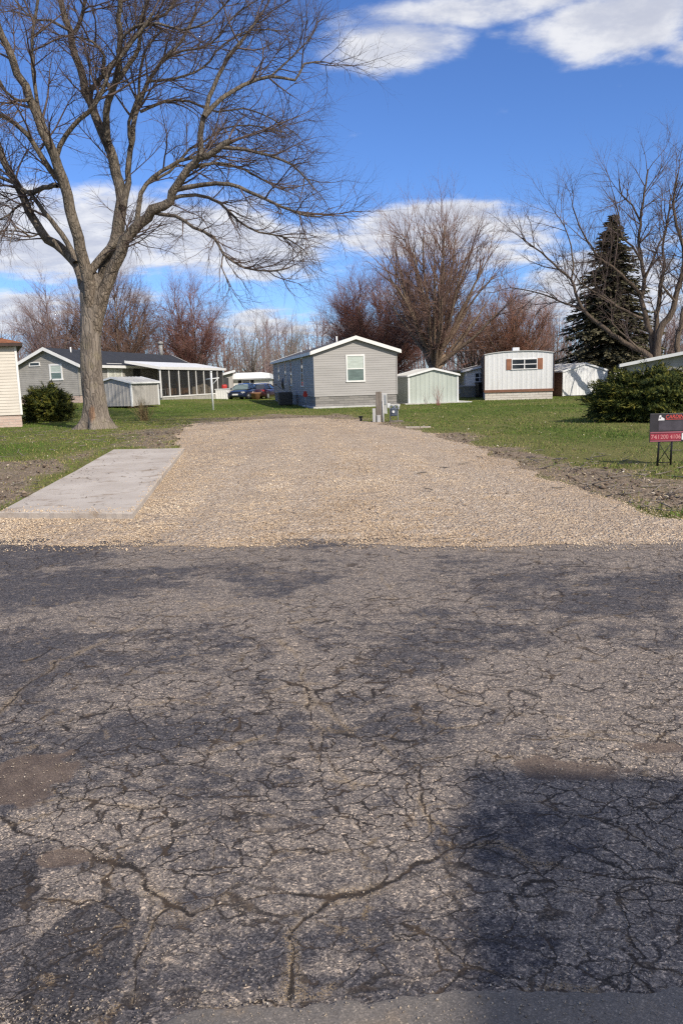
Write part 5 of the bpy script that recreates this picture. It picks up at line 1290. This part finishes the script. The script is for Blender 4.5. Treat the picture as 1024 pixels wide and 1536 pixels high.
# trunk as its own shaped surface with root flare
k = 40; VV = []; FF = []
for i, (p, r_) in enumerate(zip(o_, q_)):
    hgt_ = p[2] - Bp[2]
    for j in range(k):
        a = 2 * math.pi * j / k
        fl = math.exp(-max(hgt_, 0) / .38) * (.30 * math.cos(5 * a + .8) + .14 * math.cos(3 * a + 2.0) + .08 * math.cos(8 * a))
        lump = .025 * math.sin(3 * a + hgt_ * 1.1) + .022 * math.sin(7 * a - hgt_ * 2.3) + .016 * math.sin(13 * a + hgt_ * 5)
        rr = r_ * (1 + fl + lump)
        VV.append((p[0] - Bp[0] + rr * math.cos(a), p[1] - Bp[1] + rr * math.sin(a), p[2] - Bp[2]))
for i in range(len(o_) - 1):
    for j in range(k): FF.append((i * k + j, i * k + (j + 1) % k, (i + 1) * k + (j + 1) % k, (i + 1) * k + j))
LIMBS = [
 # points (zoomed picture), r0, r1, depth0, depth1
 ([(272, 960), (264, 900), (252, 845), (232, 785), (190, 740), (120, 685), (75, 595), (35, 515), (0, 445), (-40, 350), (-90, 240)], 21, 9, 0, 2.2),
 ([(225, 775), (200, 715), (150, 650), (95, 580), (40, 540), (-30, 510)], 10, 5, .3, 1.5),
 ([(272, 960), (266, 880), (256, 800), (232, 700), (200, 580), (172, 490), (125, 390), (90, 290), (55, 220), (25, 140), (-5, 70), (-30, -40)], 22, 8, 0, -2.4),
 ([(190, 550), (150, 500), (105, 430), (60, 375), (0, 340), (-60, 315)], 10, 5, -.6, -2.0),
 ([(168, 480), (180, 430), (215, 370), (260, 335), (300, 270), (330, 200), (370, 150), (410, 100), (450, 40)], 8, 4, -.8, -1.8),
 ([(172, 548), (130, 556), (85, 568)], 8, 7, -.4, 1.2),
 ([(150, 415), (110, 310), (100, 210), (96, 110), (112, 0), (120, -90)], 6.5, 3.5, -1.0, -1.5),
 ([(275, 990), (284, 900), (316, 795), (340, 720), (352, 660), (362, 590), (345, 510), (318, 415), (292, 360), (255, 270), (225, 170), (205, 90), (180, 0), (165, -110)], 27, 8, 0, 1.6),
 ([(318, 415), (316, 340), (330, 270), (352, 200), (356, 120), (350, 60), (356, -20), (360, -110)], 12, 6, .4, -1.6),
 ([(330, 275), (302, 210), (308, 165), (275, 125), (230, 110)], 6, 3, 0, -1.2),
 ([(345, 240), (385, 190), (410, 140), (415, 60), (435, 0), (450, -90)], 8, 4, -.4, -.4),
 ([(222, 95), (240, 50), (250, 0), (262, -70)], 7, 4, 1.4, .6),
 ([(255, 270), (300, 230), (345, 170), (390, 120), (440, 62), (490, 44), (525, -10)], 8, 4, 1.0, 2.4),
 ([(362, 610), (378, 540), (386, 440), (402, 340), (440, 240), (490, 170), (535, 120), (580, 40)], 11, 4, .3, 2.8),
 ([(388, 430), (380, 360), (410, 280), (415, 200), (440, 130), (480, 90)], 6, 3, .9, .4),
 ([(276, 990), (298, 900), (338, 790), (372, 710), (415, 660), (455, 620), (500, 590), (522, 550), (560, 500), (590, 468), (640, 442), (682, 415)], 22, 8, 0, -1.6),
 ([(270, 800), (300, 760), (335, 725), (360, 700)], 13, 11, -.25, -.15),
 ([(655, 435), (720, 440), (800, 462), (860, 485), (905, 530), (930, 560)], 6, 1.6, -1.5, -2.4),
 ([(590, 468), (594, 400), (598, 350), (612, 310), (630, 260), (662, 190), (690, 150), (720, 115), (760, 60)], 10, 3.4, -1.2, -.2),
 ([(603, 345), (655, 292), (720, 252), (800, 225), (872, 236), (898, 188), (960, 183)], 8, 2, -1.1, .6),
 ([(800, 225), (850, 180), (900, 130), (930, 90)], 3.5, 1.5, 0, .8),
 ([(520, 560), (600, 545), (680, 545), (760, 578), (830, 610), (890, 632), (945, 640)], 8, 2, -.9, -2.8),
 ([(500, 590), (580, 575), (650, 602), (705, 655), (765, 685), (840, 700), (900, 740)], 6, 1.6, -.8, -1.2),
 ([(455, 628), (520, 640), (570, 672), (630, 697), (660, 750), (720, 790), (800, 800), (855, 790)], 6, 2, -.6, -3.4),
 ([(660, 750), (655, 790), (680, 840)], 2.5, 1.2, -2.2, -2.6),
 ([(405, 670), (410, 600), (432, 545), (500, 490), (560, 466), (625, 452)], 9, 4, -.2, .8),
 ([(440, 540), (500, 505), (560, 440), (600, 420), (660, 380), (740, 370), (840, 390)], 5, 1.8, .6, 2.2),
 ([(560, 500), (640, 480), (720, 500), (800, 545), (860, 570)], 5, 1.6, -1.0, .8),
 ([(415, 330), (480, 300), (560, 300), (640, 330), (720, 320), (800, 350), (880, 400)], 5, 1.6, 1.4, 3.2),
 ([(440, 240), (520, 230), (600, 200), (660, 130), (740, 90), (820, 90)], 4.5, 1.6, 1.8, 3.4),
 ([(490, 170), (540, 150), (620, 130), (700, 40), (760, 0)], 4, 1.8, 2.2, 1.6),
 ([(356, 120), (400, 80), (470, 70), (540, 90), (620, 60), (700, -30)], 4.5, 2, -1.2, -2.6),
 ([(90, 290), (60, 300), (20, 270), (-20, 200)], 5, 3, -1.6, -2.6),
 ([(205, 90), (150, 60), (110, 60), (60, 20), (20, -40)], 4.5, 2.2, 1.2, 2.4),
 ([(75, 595), (40, 620), (20, 640), (-30, 660)], 4, 2, 1.2, -.2),
 ([(120, 685), (90, 700), (50, 670), (30, 720)], 3, 1.2, .8, -.6),
]
cr = Br(12)
SPEC = [(2.15, 2.2, .5, .45, 1.15, .22, .03, 6, 4, .036), (3.9, 1.15, .5, .4, 1.1, .26, .015, 5, 3, .018), (7.4, .62, .5, .4, 1.1, .28, .01, 4, 3, .011)]
SPEC_END = [(3.7, 1.15, .45, .3, .9, .22, .02, 6, 4, .024), (4.2, 1.05, .5, .35, 1.0, .26, .0, 5, 3, .014), (6.0, .6, .5, .35, 1.0, .28, .0, 4, 3, .009)]
LB = Br(13)
for i, (z, r0, r1, d0, d1) in enumerate(LIMBS):
    pts, rads = limb(z, r0, r1, d0, d1)
    LB.put([tuple(p) for p in pts], rads, 10)
    thin = r0 < 6.6 and i > 16
    spawn(cr, [tuple(p) for p in pts], rads, 0, SPEC_END if thin else SPEC, 0, .12 if thin else .35)
M['bark_big'] = m_bark('bark_big', (.145, .122, .104), (.25, .215, .182), (.064, .054, .047), (7.5, 7.5, 1.1), ((.02, -.6, .55), (6.0, .6, 2.6), (.24, .14, .085)), (.20, .175, .12))
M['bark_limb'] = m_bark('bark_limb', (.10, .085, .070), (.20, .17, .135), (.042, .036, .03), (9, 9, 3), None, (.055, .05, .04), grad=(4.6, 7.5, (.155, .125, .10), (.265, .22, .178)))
trunk = np_mesh('trunk', np.array(VV), [np.array(FF)], [M['bark_big']], BIG, True)
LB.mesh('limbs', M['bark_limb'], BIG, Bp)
cr.mesh('crown', M['twig_big'], BIG, Bp)

# ---- trees behind the homes
def back_tree(label, px, Y, top, wpx, bark, twig, seed, trunk_h=.16, stems=1, nl=11, spec=None, lean=0, up=.06, rt=None, base_a=(.12, 1.0), zoff=0, n2=1.0, shape=.5, buds=None):
    A = at(px, Y); hgt = zat(A[0], A[1], top) - A[2]; wid = wpx * Y / F
    root = thing('bare_tree', A, label, 'tree')
    tb = Br(seed); cb = Br(seed + 1); r = tb.r
    rt = rt or hgt * .022
    sp = spec or [(1.9 * n2, hgt * .20, .45, .3, .95, .13, up, 5, 4, hgt * .0034), (3.2 * n2, hgt * .105, .5, .3, .95, .18, up * .6, 4, 3, .021), (5.0 * n2, hgt * .06, .5, .3, .95, .2, .02, 3, 3, .0145)]
    for s in range(stems):
        a = 6.283 * (s + r.random() * .5) / stems; tilt = 0 if stems == 1 else r.uniform(.12, .35)
        d = (math.cos(a) * tilt + lean, math.sin(a) * tilt, 1)
        th_ = hgt * trunk_h * (1 + (.3 * r.random() if stems > 1 else 0)); r1 = rt if stems == 1 else rt * .7
        tk = walk(r, (A[0] + (math.cos(a) * rt * .6 if stems > 1 else 0), A[1], A[2] - .2), d, th_ + .2, 7, .05, .05)
        tb.put(tk, [r1 * (1.3, 1.12, 1.02, .96, .92, .88, .85)[i] for i in range(7)], 10)
        m_ = max(4, int(nl * 1.35) // stems)
        for i in range(m_):
            az = 6.283 * (i * .618 + r.random() * .2); tl = math.tan(base_a[0] + (base_a[1] - base_a[0]) * ((i + .5) / m_) ** .9)
            dd = norm3((math.cos(az) * tl + d[0] * .5, math.sin(az) * tl + d[1] * .5, 1))
            # length so that the limb reaches the crown's outline
            el = math.hypot(dd[0], dd[1]); zc = hgt * (trunk_h + shape * (1 - trunk_h))
            st = tk[r.choice((4, 5, 6, 6))]
            rx_, rz_ = wid / 2, hgt * .47; cz = A[2] + hgt * .55
            o_ = ((st[0] - A[0]) / rx_, (st[1] - A[1]) / rx_, (st[2] - cz) / rz_); v_ = (dd[0] / rx_, dd[1] / rx_, (dd[2] + .10) / rz_)
            qa = sum(c * c for c in v_); qb = sum(a_ * b_ for a_, b_ in zip(o_, v_)); qc = sum(c * c for c in o_) - 1
            disc = qb * qb - qa * qc
            L = ((-qb + math.sqrt(disc)) / qa if disc > 0 else hgt * .3) * r.uniform(.82, .98)
            L = max(hgt * .15, L)
            q = walk(r, st, dd, L, 9, .10, up * .9)
            rr = [r1 * (.62 if m_ > 4 else .75) * (1 - .9 * j / 8) + .012 for j in range(9)]
            tb.put(q, rr, 6); spawn(cb, q, rr, 0, sp, 0, .14)
    tb.mesh('trunk', M[bark], root, A); cb.mesh('crown', M[twig], root, A)
    return root
back_tree('brown tinged bare tree above the dark roof, right behind the big trunk', 178, 84, 412, 150, 'bark_tan', 'twig_brown', 31, .12, 3, 16, n2=1.1)
back_tree('bare tree with mauve twigs above the gable of the long grey home', 88, 92, 424, 110, 'bark_grey', 'twig_mauve', 33, .14, 2, 12)
back_tree('reddish bare tree behind the porch chimney pipes', 288, 88, 422, 118, 'bark_bg', 'twig_red', 35, .12, 3, 15, n2=1.1)
back_tree('low brown tree behind the far end of the porch roof', 335, 95, 490, 56, 'bark_bg', 'twig_brown', 37, .12, 2, 9)
back_tree('pale grey open bare tree above the distant white mobile home', 380, 100, 486, 66, 'bark_grey', 'twig_grey', 39, .22, 1, 10, n2=.8)
back_tree('pale slender bare tree directly left of the grey gabled roof', 442, 108, 484, 74, 'bark_grey', 'twig_grey', 41, .16, 3, 12)
back_tree('small brown tree between two pale trees and the grey roof', 415, 104, 520, 46, 'bark_bg', 'twig_brown', 43, .12, 2, 8)
back_tree('small rust tree showing over the grey gabled roof, left side', 488, 110, 506, 60, 'bark_bg', 'twig_rust', 45, .12, 2, 9)
back_tree('broad tall bare tree with upright fanning limbs behind the green shed', 652, 66, 318, 236, 'bark_tan', 'twig_brown', 47, .19, 1, 27, up=.03, base_a=(.06, 1.0), n2=1.0, spec=[(1.45, 2.7, .45, .3, .9, .12, .05, 5, 4, .04), (2.6, 1.35, .5, .3, .9, .16, .03, 4, 3, .021), (4.2, .75, .5, .3, .9, .2, .02, 3, 3, .0145)])
back_tree('dense red budded tree behind the gable of the grey home', 566, 76, 400, 150, 'bark_bg', 'twig_red', 49, .10, 3, 20, n2=1.45, base_a=(.2, 1.1))
back_tree('sparse bare tree leaning left beside the red budded tree', 536, 82, 424, 80, 'bark_grey', 'twig_mauve', 51, .14, 2, 9, lean=-.12, n2=.8)
back_tree('rust brown tree behind the bowed white mobile home', 772, 78, 424, 150, 'bark_bg', 'twig_rust', 53, .12, 3, 18, n2=1.25, base_a=(.2, 1.05))
back_tree('brown bare tree between the broad tall tree and the reddish one', 715, 84, 448, 110, 'bark_grey', 'twig_brown', 55, .14, 2, 14, n2=1.1)
back_tree('pale bare tree between the reddish tree and the spruce', 828, 92, 456, 110, 'bark_grey', 'twig_mauve', 57, .14, 3, 12)
back_tree('mauve bare tree low behind the multi-stemmed tree', 985, 84, 452, 130, 'bark_bg', 'twig_mauve', 59, .12, 3, 12, n2=1.1)
back_tree('low bare tree at the left edge behind the brown roof', 22, 110, 500, 92, 'bark_grey', 'twig_mauve', 61, .12, 3, 11)

# ---- multi-stemmed tree at the right, limbs follow the photograph's
TY = 48.5; TA = at(985, TY); RTR = thing('bare_tree', TA, 'multi-stemmed bare tree with long low limb reaching left across the spruce', 'tree')
s5 = 5.02
def limb2(zp, r0, r1, d0, d1):
    n = len(zp); pts = [P(820 + x / s5, 320 + y / s5, TY + d0 + (d1 - d0) * i / (n - 1)) for i, (x, y) in enumerate(zp)]
    rd = [.86 * (r0 + (r1 - r0) * (i / (n - 1)) ** .75) / s5 * TY / F for i in range(n)]
    return resample(pts, rd, .4, len(zp) * 3 + int(r0), .06)
L2 = [([(800, 1290), (800, 1180), (795, 1060), (790, 950), (745, 790), (712, 650), (735, 480), (705, 350), (690, 200), (705, 40), (730, -150), (760, -330)], 36, 6, 0, 1.0),
 ([(790, 1120), (720, 1040), (580, 970), (450, 880), (350, 800), (270, 725), (215, 600), (180, 500), (90, 420), (0, 330), (-90, 260), (-200, 180)], 26, 5, -.2, 2.4),
 ([(270, 735), (180, 690), (100, 665), (0, 620), (-120, 585), (-280, 560)], 11, 4, 1.4, 3.2),
 ([(700, 1030), (590, 930), (520, 860), (490, 830)], 10, 5, -.6, -1.2),
 ([(705, 610), (600, 500), (480, 400), (390, 330), (300, 200), (240, 90), (190, -60)], 15, 4, .2, -1.6),
 ([(715, 790), (560, 720), (430, 640), (350, 590), (250, 520), (180, 420)], 12, 4, .2, -2.2),
 ([(830, 1290), (832, 1060), (822, 820), (842, 650), (855, 500), (880, 400), (872, 250), (900, 80), (930, -120)], 30, 6, .5, 2.0),
 ([(820, 1150), (840, 890), (915, 790), (960, 660), (1000, 500), (1030, 370), (1010, 200), (960, 40), (950, -120), (985, -300)], 36, 6, 0, -1.2),
 ([(1000, 500), (1060, 380), (1120, 200), (1150, -50), (1160, -300)], 18, 6, -.5, .5),
 ([(740, 480), (800, 350), (850, 220), (900, 130), (880, -40)], 12, 4, .6, 2.2),
 ([(700, 350), (640, 250), (560, 180), (540, 40), (500, -140)], 11, 4, .5, -.8),
 ([(700, 60), (640, -60), (560, -140), (540, -260)], 9, 4, 1.0, .2),
 ([(735, 480), (760, 430), (840, 330), (860, 340)], 9, 5, .5, -.8),
 ([(180, 500), (195, 400), (180, 250), (130, 100), (60, 0)], 9, 3, -2, -1.6),
 ([(960, 660), (880, 560), (860, 500), (900, 420), (960, 300)], 10, 4, -.5, -1.8),
 ([(960, 1240), (985, 960), (1010, 800), (1060, 620), (1100, 400)], 30, 12, 2.5, 3.5)]
lb = Br(71); cb = Br(72)
S2 = [(2.1, 2.1, .5, .4, 1.1, .2, .05, 6, 4, .036), (3.4, 1.2, .5, .35, 1.0, .24, .02, 5, 3, .021), (5.2, .7, .5, .35, 1.0, .26, .0, 4, 3, .0155)]
for z, r0, r1, d0, d1 in L2:
    pts, rd = limb2(z, r0, r1, d0, d1); lb.put([tuple(p) for p in pts], rd, 9); spawn(cb, [tuple(p) for p in pts], rd, 0, S2, 0, .3)
lb.mesh('trunk', M['bark_dark'], RTR, TA); cb.mesh('crown', M['twig_big'], RTR, TA)

# ---- spruce
SY = 58.5; SA = at(911, SY); SPR = thing('spruce_tree', SA, 'tall dark green conical spruce behind the right-hand bush and white shed', 'tree')
hgt = zat(SA[0], SA[1], 330) - SA[2]
mb = MB(); mb.tube([(0, 0, -.2), (0, 0, .8), (.05, 0, 3), (0, 0, hgt * .6), (0, 0, hgt * .985)], [.52, .44, .38, .2, .02], 14); mb.build('trunk', M['bark_tan'], SPR)
r = np.random.default_rng(81); VV = []; TT = []
z0 = 2.3; nb = 900
for i in range(nb):
    f = (i + r.random()) / nb; f = f ** .92; z = z0 + (hgt - z0) * f
    prof = (1 - f) ** .85 * (.55 + .45 * min(1, f / .08 + .4))
    Lb = (86 * SY / F) * prof * r.uniform(.62, 1.1) + .15; a = r.random() * 6.283
    d0 = np.array([math.cos(a), math.sin(a), r.uniform(.0, .25) - .28 * (1 - f)])
    n = 12
    for j in range(int(4 + Lb * 17)):
        t = r.random() ** .7; p = np.array([0, 0, z]) + d0 * Lb * t + np.array([0, 0, -.16 * Lb * t * t + .10 * Lb * max(0, t - .75)])
        side = np.array([-math.sin(a), math.cos(a), 0]) * (1 if r.random() < .5 else -1)
        sl = (.22 + .5 * (1 - t) * min(1, Lb / 2.5) + .1) * r.uniform(.5, 1.1)
        dr = d0 * .7 + side * r.uniform(.2, 1.0) + np.array([0, 0, r.uniform(-.55, .1)]); dr /= np.linalg.norm(dr)
        e = p + dr * sl; w = np.cross(dr, [0, 0, 1]) + r.normal(0, .3, 3); w /= np.linalg.norm(w); w *= .05 + .05 * r.random()
        VV += [p - w * .6, p + dr * sl * .5 - w * 1.2, e, p + dr * sl * .5 + w * 1.2]; TT += [min(1, max(0, r.normal(.42, .2) + .15 * t))] * 4
N = len(VV) // 4
np_mesh('crown', np.array(VV), [np.arange(N * 4).reshape(N, 4)], [M['spruce']], SPR, False, {'tone': np.array(TT)})

# ---- yew bushes: many needle-covered shoots
def yew(label, A, rx, ry, h, seed, n, hollow=0.0, name='evergreen_bush'):
    root = thing(name, A, label, 'bush'); r = np.random.default_rng(seed); VV = []; TT = []; st = MB()
    for i in range(n):
        a = r.random() * 6.283; u = r.random()
        el = math.asin(u ** .85) if r.random() < .68 else -r.uniform(0, .75)
        lob = 1 + .13 * math.sin(3 * a + seed) + .09 * math.sin(5 * a + 2 * seed) + .10 * math.sin(7 * el * 2 + a * 2)
        d = np.array([math.cos(a) * math.cos(el), math.sin(a) * math.cos(el), math.sin(el)])
        tipr = lob * r.uniform(.80, 1.08); tip = d * np.array([rx, ry, h * .62]) * tipr + np.array([0, 0, h * .40])
        L = r.uniform(.38, .72) * min(1, h); dr = d * np.array([1, 1, .4]) + np.array([0, 0, .22]) + r.normal(0, .20, 3); dr /= np.linalg.norm(dr)
        b0 = tip - dr * L; tone0 = r.normal(.42, .14)
        m_ = 17
        for j in range(m_):
            t = (j + r.random()) / m_; p = b0 + dr * L * t + np.array([0, 0, -.08 * t * t])
            sd = np.cross(dr, r.normal(0, 1, 3)); sd /= np.linalg.norm(sd) + 1e-9
            nd_ = dr * .75 + sd * .8; nd_ /= np.linalg.norm(nd_); ln = (.085 + .06 * r.random()) * (1.1 - .35 * t)
            w = np.cross(nd_, sd); w /= np.linalg.norm(w) + 1e-9; w *= .011 + .008 * r.random()
            q = p + nd_ * ln
            if q[2] < .06: continue
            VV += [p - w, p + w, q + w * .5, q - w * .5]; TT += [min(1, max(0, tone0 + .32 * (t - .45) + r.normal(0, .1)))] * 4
    N = len(VV) // 4
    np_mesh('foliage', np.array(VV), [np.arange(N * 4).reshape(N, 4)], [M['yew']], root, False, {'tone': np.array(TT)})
    for i in range(46):
        a = r.random() * 6.283; d = np.array([math.cos(a) * rx * .8, math.sin(a) * ry * .8, h * r.uniform(.3, .85)]) * r.uniform(.5, .95)
        st.tube([(d[0] * .1, d[1] * .1, -.05), d * .5 + np.array([0, 0, .06]), d], [.035, .022, .008], 5)
    st.build('stems', M['bark_bg'], root)
    return root
Lb = hit(70, 633); u_ = Lb[1] / F
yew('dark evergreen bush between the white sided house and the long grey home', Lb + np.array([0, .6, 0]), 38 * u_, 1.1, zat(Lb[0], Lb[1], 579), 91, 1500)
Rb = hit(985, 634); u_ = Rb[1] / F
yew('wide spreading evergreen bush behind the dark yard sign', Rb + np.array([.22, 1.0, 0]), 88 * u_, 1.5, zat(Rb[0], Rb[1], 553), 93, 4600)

# ---- twiggy shrubs
def twig_shrub(label, A, h, w, mat, seed, n, group=None):
    root = thing('twig_shrub', A, label, 'shrub'); b_ = Br(seed); r = b_.r
    for i in range(n):
        a = r.random() * 6.283; t = r.uniform(.0, 1) * w / h
        q = walk(r, (A[0] + r.uniform(-.18, .18) * w, A[1] + r.uniform(-.18, .18) * w, A[2] - .02), (math.cos(a) * t, math.sin(a) * t, 1), h * r.uniform(.55, 1.05), 5, .12, .02)
        rr = [.011, .009, .008, .006, .004]; b_.put(q, rr, 3); spawn(b_, q, rr, 0, [(3.5, h * .32, .5, .25, .7, .15, .03, 4, 3, .006)], 0, .3)
    b_.mesh('stems', M[mat], root, A); return root
q = hit(216, 631); twig_shrub('low straw coloured bare shrub on the lawn in front of the small grey shed', q, zat(q[0], q[1], 601) - q[2], .85, 'twig_straw', 95, 90)
q = hit(655, 607.5); q[1] -= .5; twig_shrub('small bare shrub with reddish stems against the pale green shed', q, 1.05, .55, 'twig_redstem', 97, 12)
q = hit(637, 606.5); q[1] -= .5; twig_shrub('tiny sparse grey shrub left of the reddish one by the pale green shed', q, .75, .4, 'twig_grey', 98, 6)

# ---- far wood closing the horizon
A = np.array([0, 150., 0]); b_ = Br(121); r = b_.r
for i in range(1000):
    x = r.uniform(-150, 150); y = 150 + r.uniform(-22, 22); h = r.uniform(5, 12.5)
    tk = walk(r, (x, y, -.3), (r.uniform(-.1, .1), 0, 1), h, 6, .08, .05); rr = [.16 - .025 * j for j in range(6)]; b_.put(tk, rr, 4)
    spawn(b_, tk, rr, 0, [(1.6, 2.8, .5, .4, 1.1, .12, .08, 4, 3, .045), (2.4, 1.4, .5, .4, 1.0, .15, .04, 3, 3, .028)], 0, .1)
o = b_.mesh('far_wood', M['twig_mauve'], None, (0, 0, 0)); tag(o, kind='stuff')

# ---- fallen twigs on the lawn and the bare soil
b_ = Br(131); r = b_.r
for i in range(900):
    if i < 520: x, y = Bp[0] + r.gauss(1.5, 4.5), Bp[1] + r.gauss(-3, 4.5)
    else: px_, py_ = r.choice(((40, 730), (180, 660), (900, 730), (760, 690), (230, 652), (1000, 760), (820, 705), (960, 735))); g_ = G(px_, py_); x, y = g_[0] + r.gauss(0, 1.2), g_[1] + r.gauss(0, 1.0)
    if y < float(edge_y(x)) + .3: continue
    if float(gravel_sd(np.array([x]), np.array([y]))[0]) > -.05 and r.random() < .9: continue
    z = float(T(x, y)) + .022 + (.03 if float(gravel_sd(np.array([x]), np.array([y]))[0]) > 0 else 0)
    L = r.uniform(.08, .34); a = r.random() * 6.283
    q = walk(r, (x, y, z), (math.cos(a), math.sin(a), .02), L, 4, .25, 0); q = [(p[0], p[1], max(p[2], z - .008)) for p in q]
    rr = [r.uniform(.004, .010)] * 3 + [.003]; b_.put(q, rr, 4)
o = b_.mesh('fallen_twigs', M['weathered_wood'], None, (0, 0, 0)); tag(o, kind='stuff')
# ---------------------------------------------------------------- sky, sun, camera
w = bpy.data.worlds.new('World'); SC.world = w; w.use_nodes = True; nt = w.node_tree
bg = nt.nodes['Background']
EXPO = 0.27
sky = nd(nt, 'ShaderNodeTexSky', sky_type='NISHITA', sun_disc=False)
sky.sun_elevation = SUN_EL; sky.air_density = 1.0; sky.dust_density = .15; sky.ozone_density = 4.0; sky.altitude = 200
sunaz = math.atan2(math.sin(SUN_AZ), -math.cos(SUN_AZ))   # compass from +Y towards +X
sky.sun_rotation = sunaz
vecn = nd(nt, 'ShaderNodeTexCoord').outputs['Generated']
sx = nd(nt, 'ShaderNodeSeparateXYZ', {0: vecn}); X_, Y_, Z_ = sx.outputs
az = mth(nt, 'ARCTAN2', X_, Y_); el = mth(nt, 'ARCSINE', Z_)
zz_ = mth(nt, 'ADD', mth(nt, 'MAXIMUM', Z_, 0.0), .16)
cp_ = nd(nt, 'ShaderNodeCombineXYZ', {0: mth(nt, 'DIVIDE', X_, zz_), 1: mth(nt, 'DIVIDE', Y_, zz_), 2: .0}).outputs[0]
n_a = noise(nt, cp_, 2.1, 9.0, .6, .35); n_b = noise(nt, vscale(nt, cp_, (1, 1.2, 1)), 6.0, 8.0, .62)
def azel(px, py):
    d = ray(px, py); d = d / np.linalg.norm(d); return math.atan2(d[0], d[1]), math.asin(d[2])
CL = [(600, 68, 130, 52, 1.0), (700, 15, 240, 36, .9), (900, 45, 180, 62, 1.05), (1060, 70, 90, 30, .7), (770, 55, 90, 30, .45),
      (120, 350, 250, 85, 1.2), (330, 365, 200, 75, 1.1), (20, 340, 160, 80, 1.15), (640, 345, 180, 50, 1.1), (480, 345, 160, 40, .7), (760, 360, 120, 60, 1.0), (880, 430, 180, 70, 1.0),
      (20, 470, 120, 42, 1.0), (400, 482, 110, 32, .85), (520, 500, 160, 26, .6), (1000, 480, 150, 50, .7), (150, 440, 150, 26, .6), (480, 150, 110, 50, .25), (700, 430, 160, 30, .6)]
dens = None
for px, py, rx, ry, k in CL:
    a, e = azel(px, py); sa = abs(azel(px + rx, py)[0] - a); se = abs(azel(px, py - ry)[1] - e)
    u = mth(nt, 'DIVIDE', mth(nt, 'SUBTRACT', az, a), sa); v = mth(nt, 'DIVIDE', mth(nt, 'SUBTRACT', el, e), se)
    d = mth(nt, 'SQRT', mth(nt, 'ADD', mth(nt, 'MULTIPLY', u, u), mth(nt, 'MULTIPLY', v, v)))
    g_ = mth(nt, 'MULTIPLY', mapr(nt, d, .15, 1.45, 1, 0), k)
    dens = g_ if dens is None else mth(nt, 'MAXIMUM', dens, g_)
# out of view: cloud added as neutral fill light, left side kept clear
away = mth(nt, 'MAXIMUM', mapr(nt, mth(nt, 'ABSOLUTE', az), .75, 1.2), mapr(nt, el, .72, .95))
fill_cloud = mth(nt, 'MULTIPLY', mth(nt, 'MULTIPLY', away, mapr(nt, X_, -.55, .0)), mapr(nt, noise(nt, cp_, .9, 3.0), .18, .46))
dens = mth(nt, 'MAXIMUM', dens, mth(nt, 'MULTIPLY', fill_cloud, 1.05))
cov = mth(nt, 'ADD', dens, mth(nt, 'ADD', mth(nt, 'MULTIPLY', mth(nt, 'SUBTRACT', n_a, .5), 1.9), mth(nt, 'MULTIPLY', mth(nt, 'SUBTRACT', n_b, .5), .9)))
alpha = mapr(nt, cov, .25, .90)
core = mapr(nt, cov, .5, 1.2)
ccol = mixc(nt, mapr(nt, n_b, .38, .64), (5.6, 5.85, 6.7), (8.0, 8.05, 8.3))
ccol = mixc(nt, mth(nt, 'MULTIPLY', core, mapr(nt, n_a, .45, .62, 0, .55)), ccol, (4.6, 4.85, 5.8))
skyc = mixc(nt, 1.0, sky.outputs[0], (.74, .96, 1.38), 'MULTIPLY')
fin = mixc(nt, mth(nt, 'MULTIPLY', alpha, .93), skyc, ccol)
nt.links.new(fin, bg.inputs[0]); bg.inputs[1].default_value = .094
sun = bpy.data.lights.new('sun', 'SUN'); sun.energy = 3.95; sun.angle = R(.53); sun.color = (1.0, .905, .775)
so = bpy.data.objects.new('sun', sun); COL.objects.link(so)
tosun = Vector((math.sin(SUN_AZ) * math.cos(SUN_EL), -math.cos(SUN_AZ) * math.cos(SUN_EL), math.sin(SUN_EL)))
so.rotation_euler = tosun.to_track_quat('Z', 'Y').to_euler(); so.location = tosun * 60
cam = bpy.data.cameras.new('camera'); cam.sensor_fit = 'VERTICAL'; cam.sensor_height = 36; cam.lens = 36 * F / 1536; cam.clip_end = 3000; cam.clip_start = .05
co_ = bpy.data.objects.new('camera', cam); COL.objects.link(co_); SC.camera = co_
mt = Matrix(((RT[0], UP[0], -FWD[0], 0), (RT[1], UP[1], -FWD[1], 0), (RT[2], UP[2], -FWD[2], H), (0, 0, 0, 1))); co_.matrix_world = mt
SC.view_settings.view_transform = 'Standard'; SC.view_settings.look = 'None'; SC.view_settings.exposure = EXPO; SC.view_settings.gamma = 1
SC.render.engine = 'CYCLES'
SC.cycles.use_denoising = False; SC.cycles.max_bounces = 6; SC.cycles.diffuse_bounces = 3
SC.cycles.pixel_filter_type = 'BLACKMAN_HARRIS'; SC.cycles.filter_width = 1.3
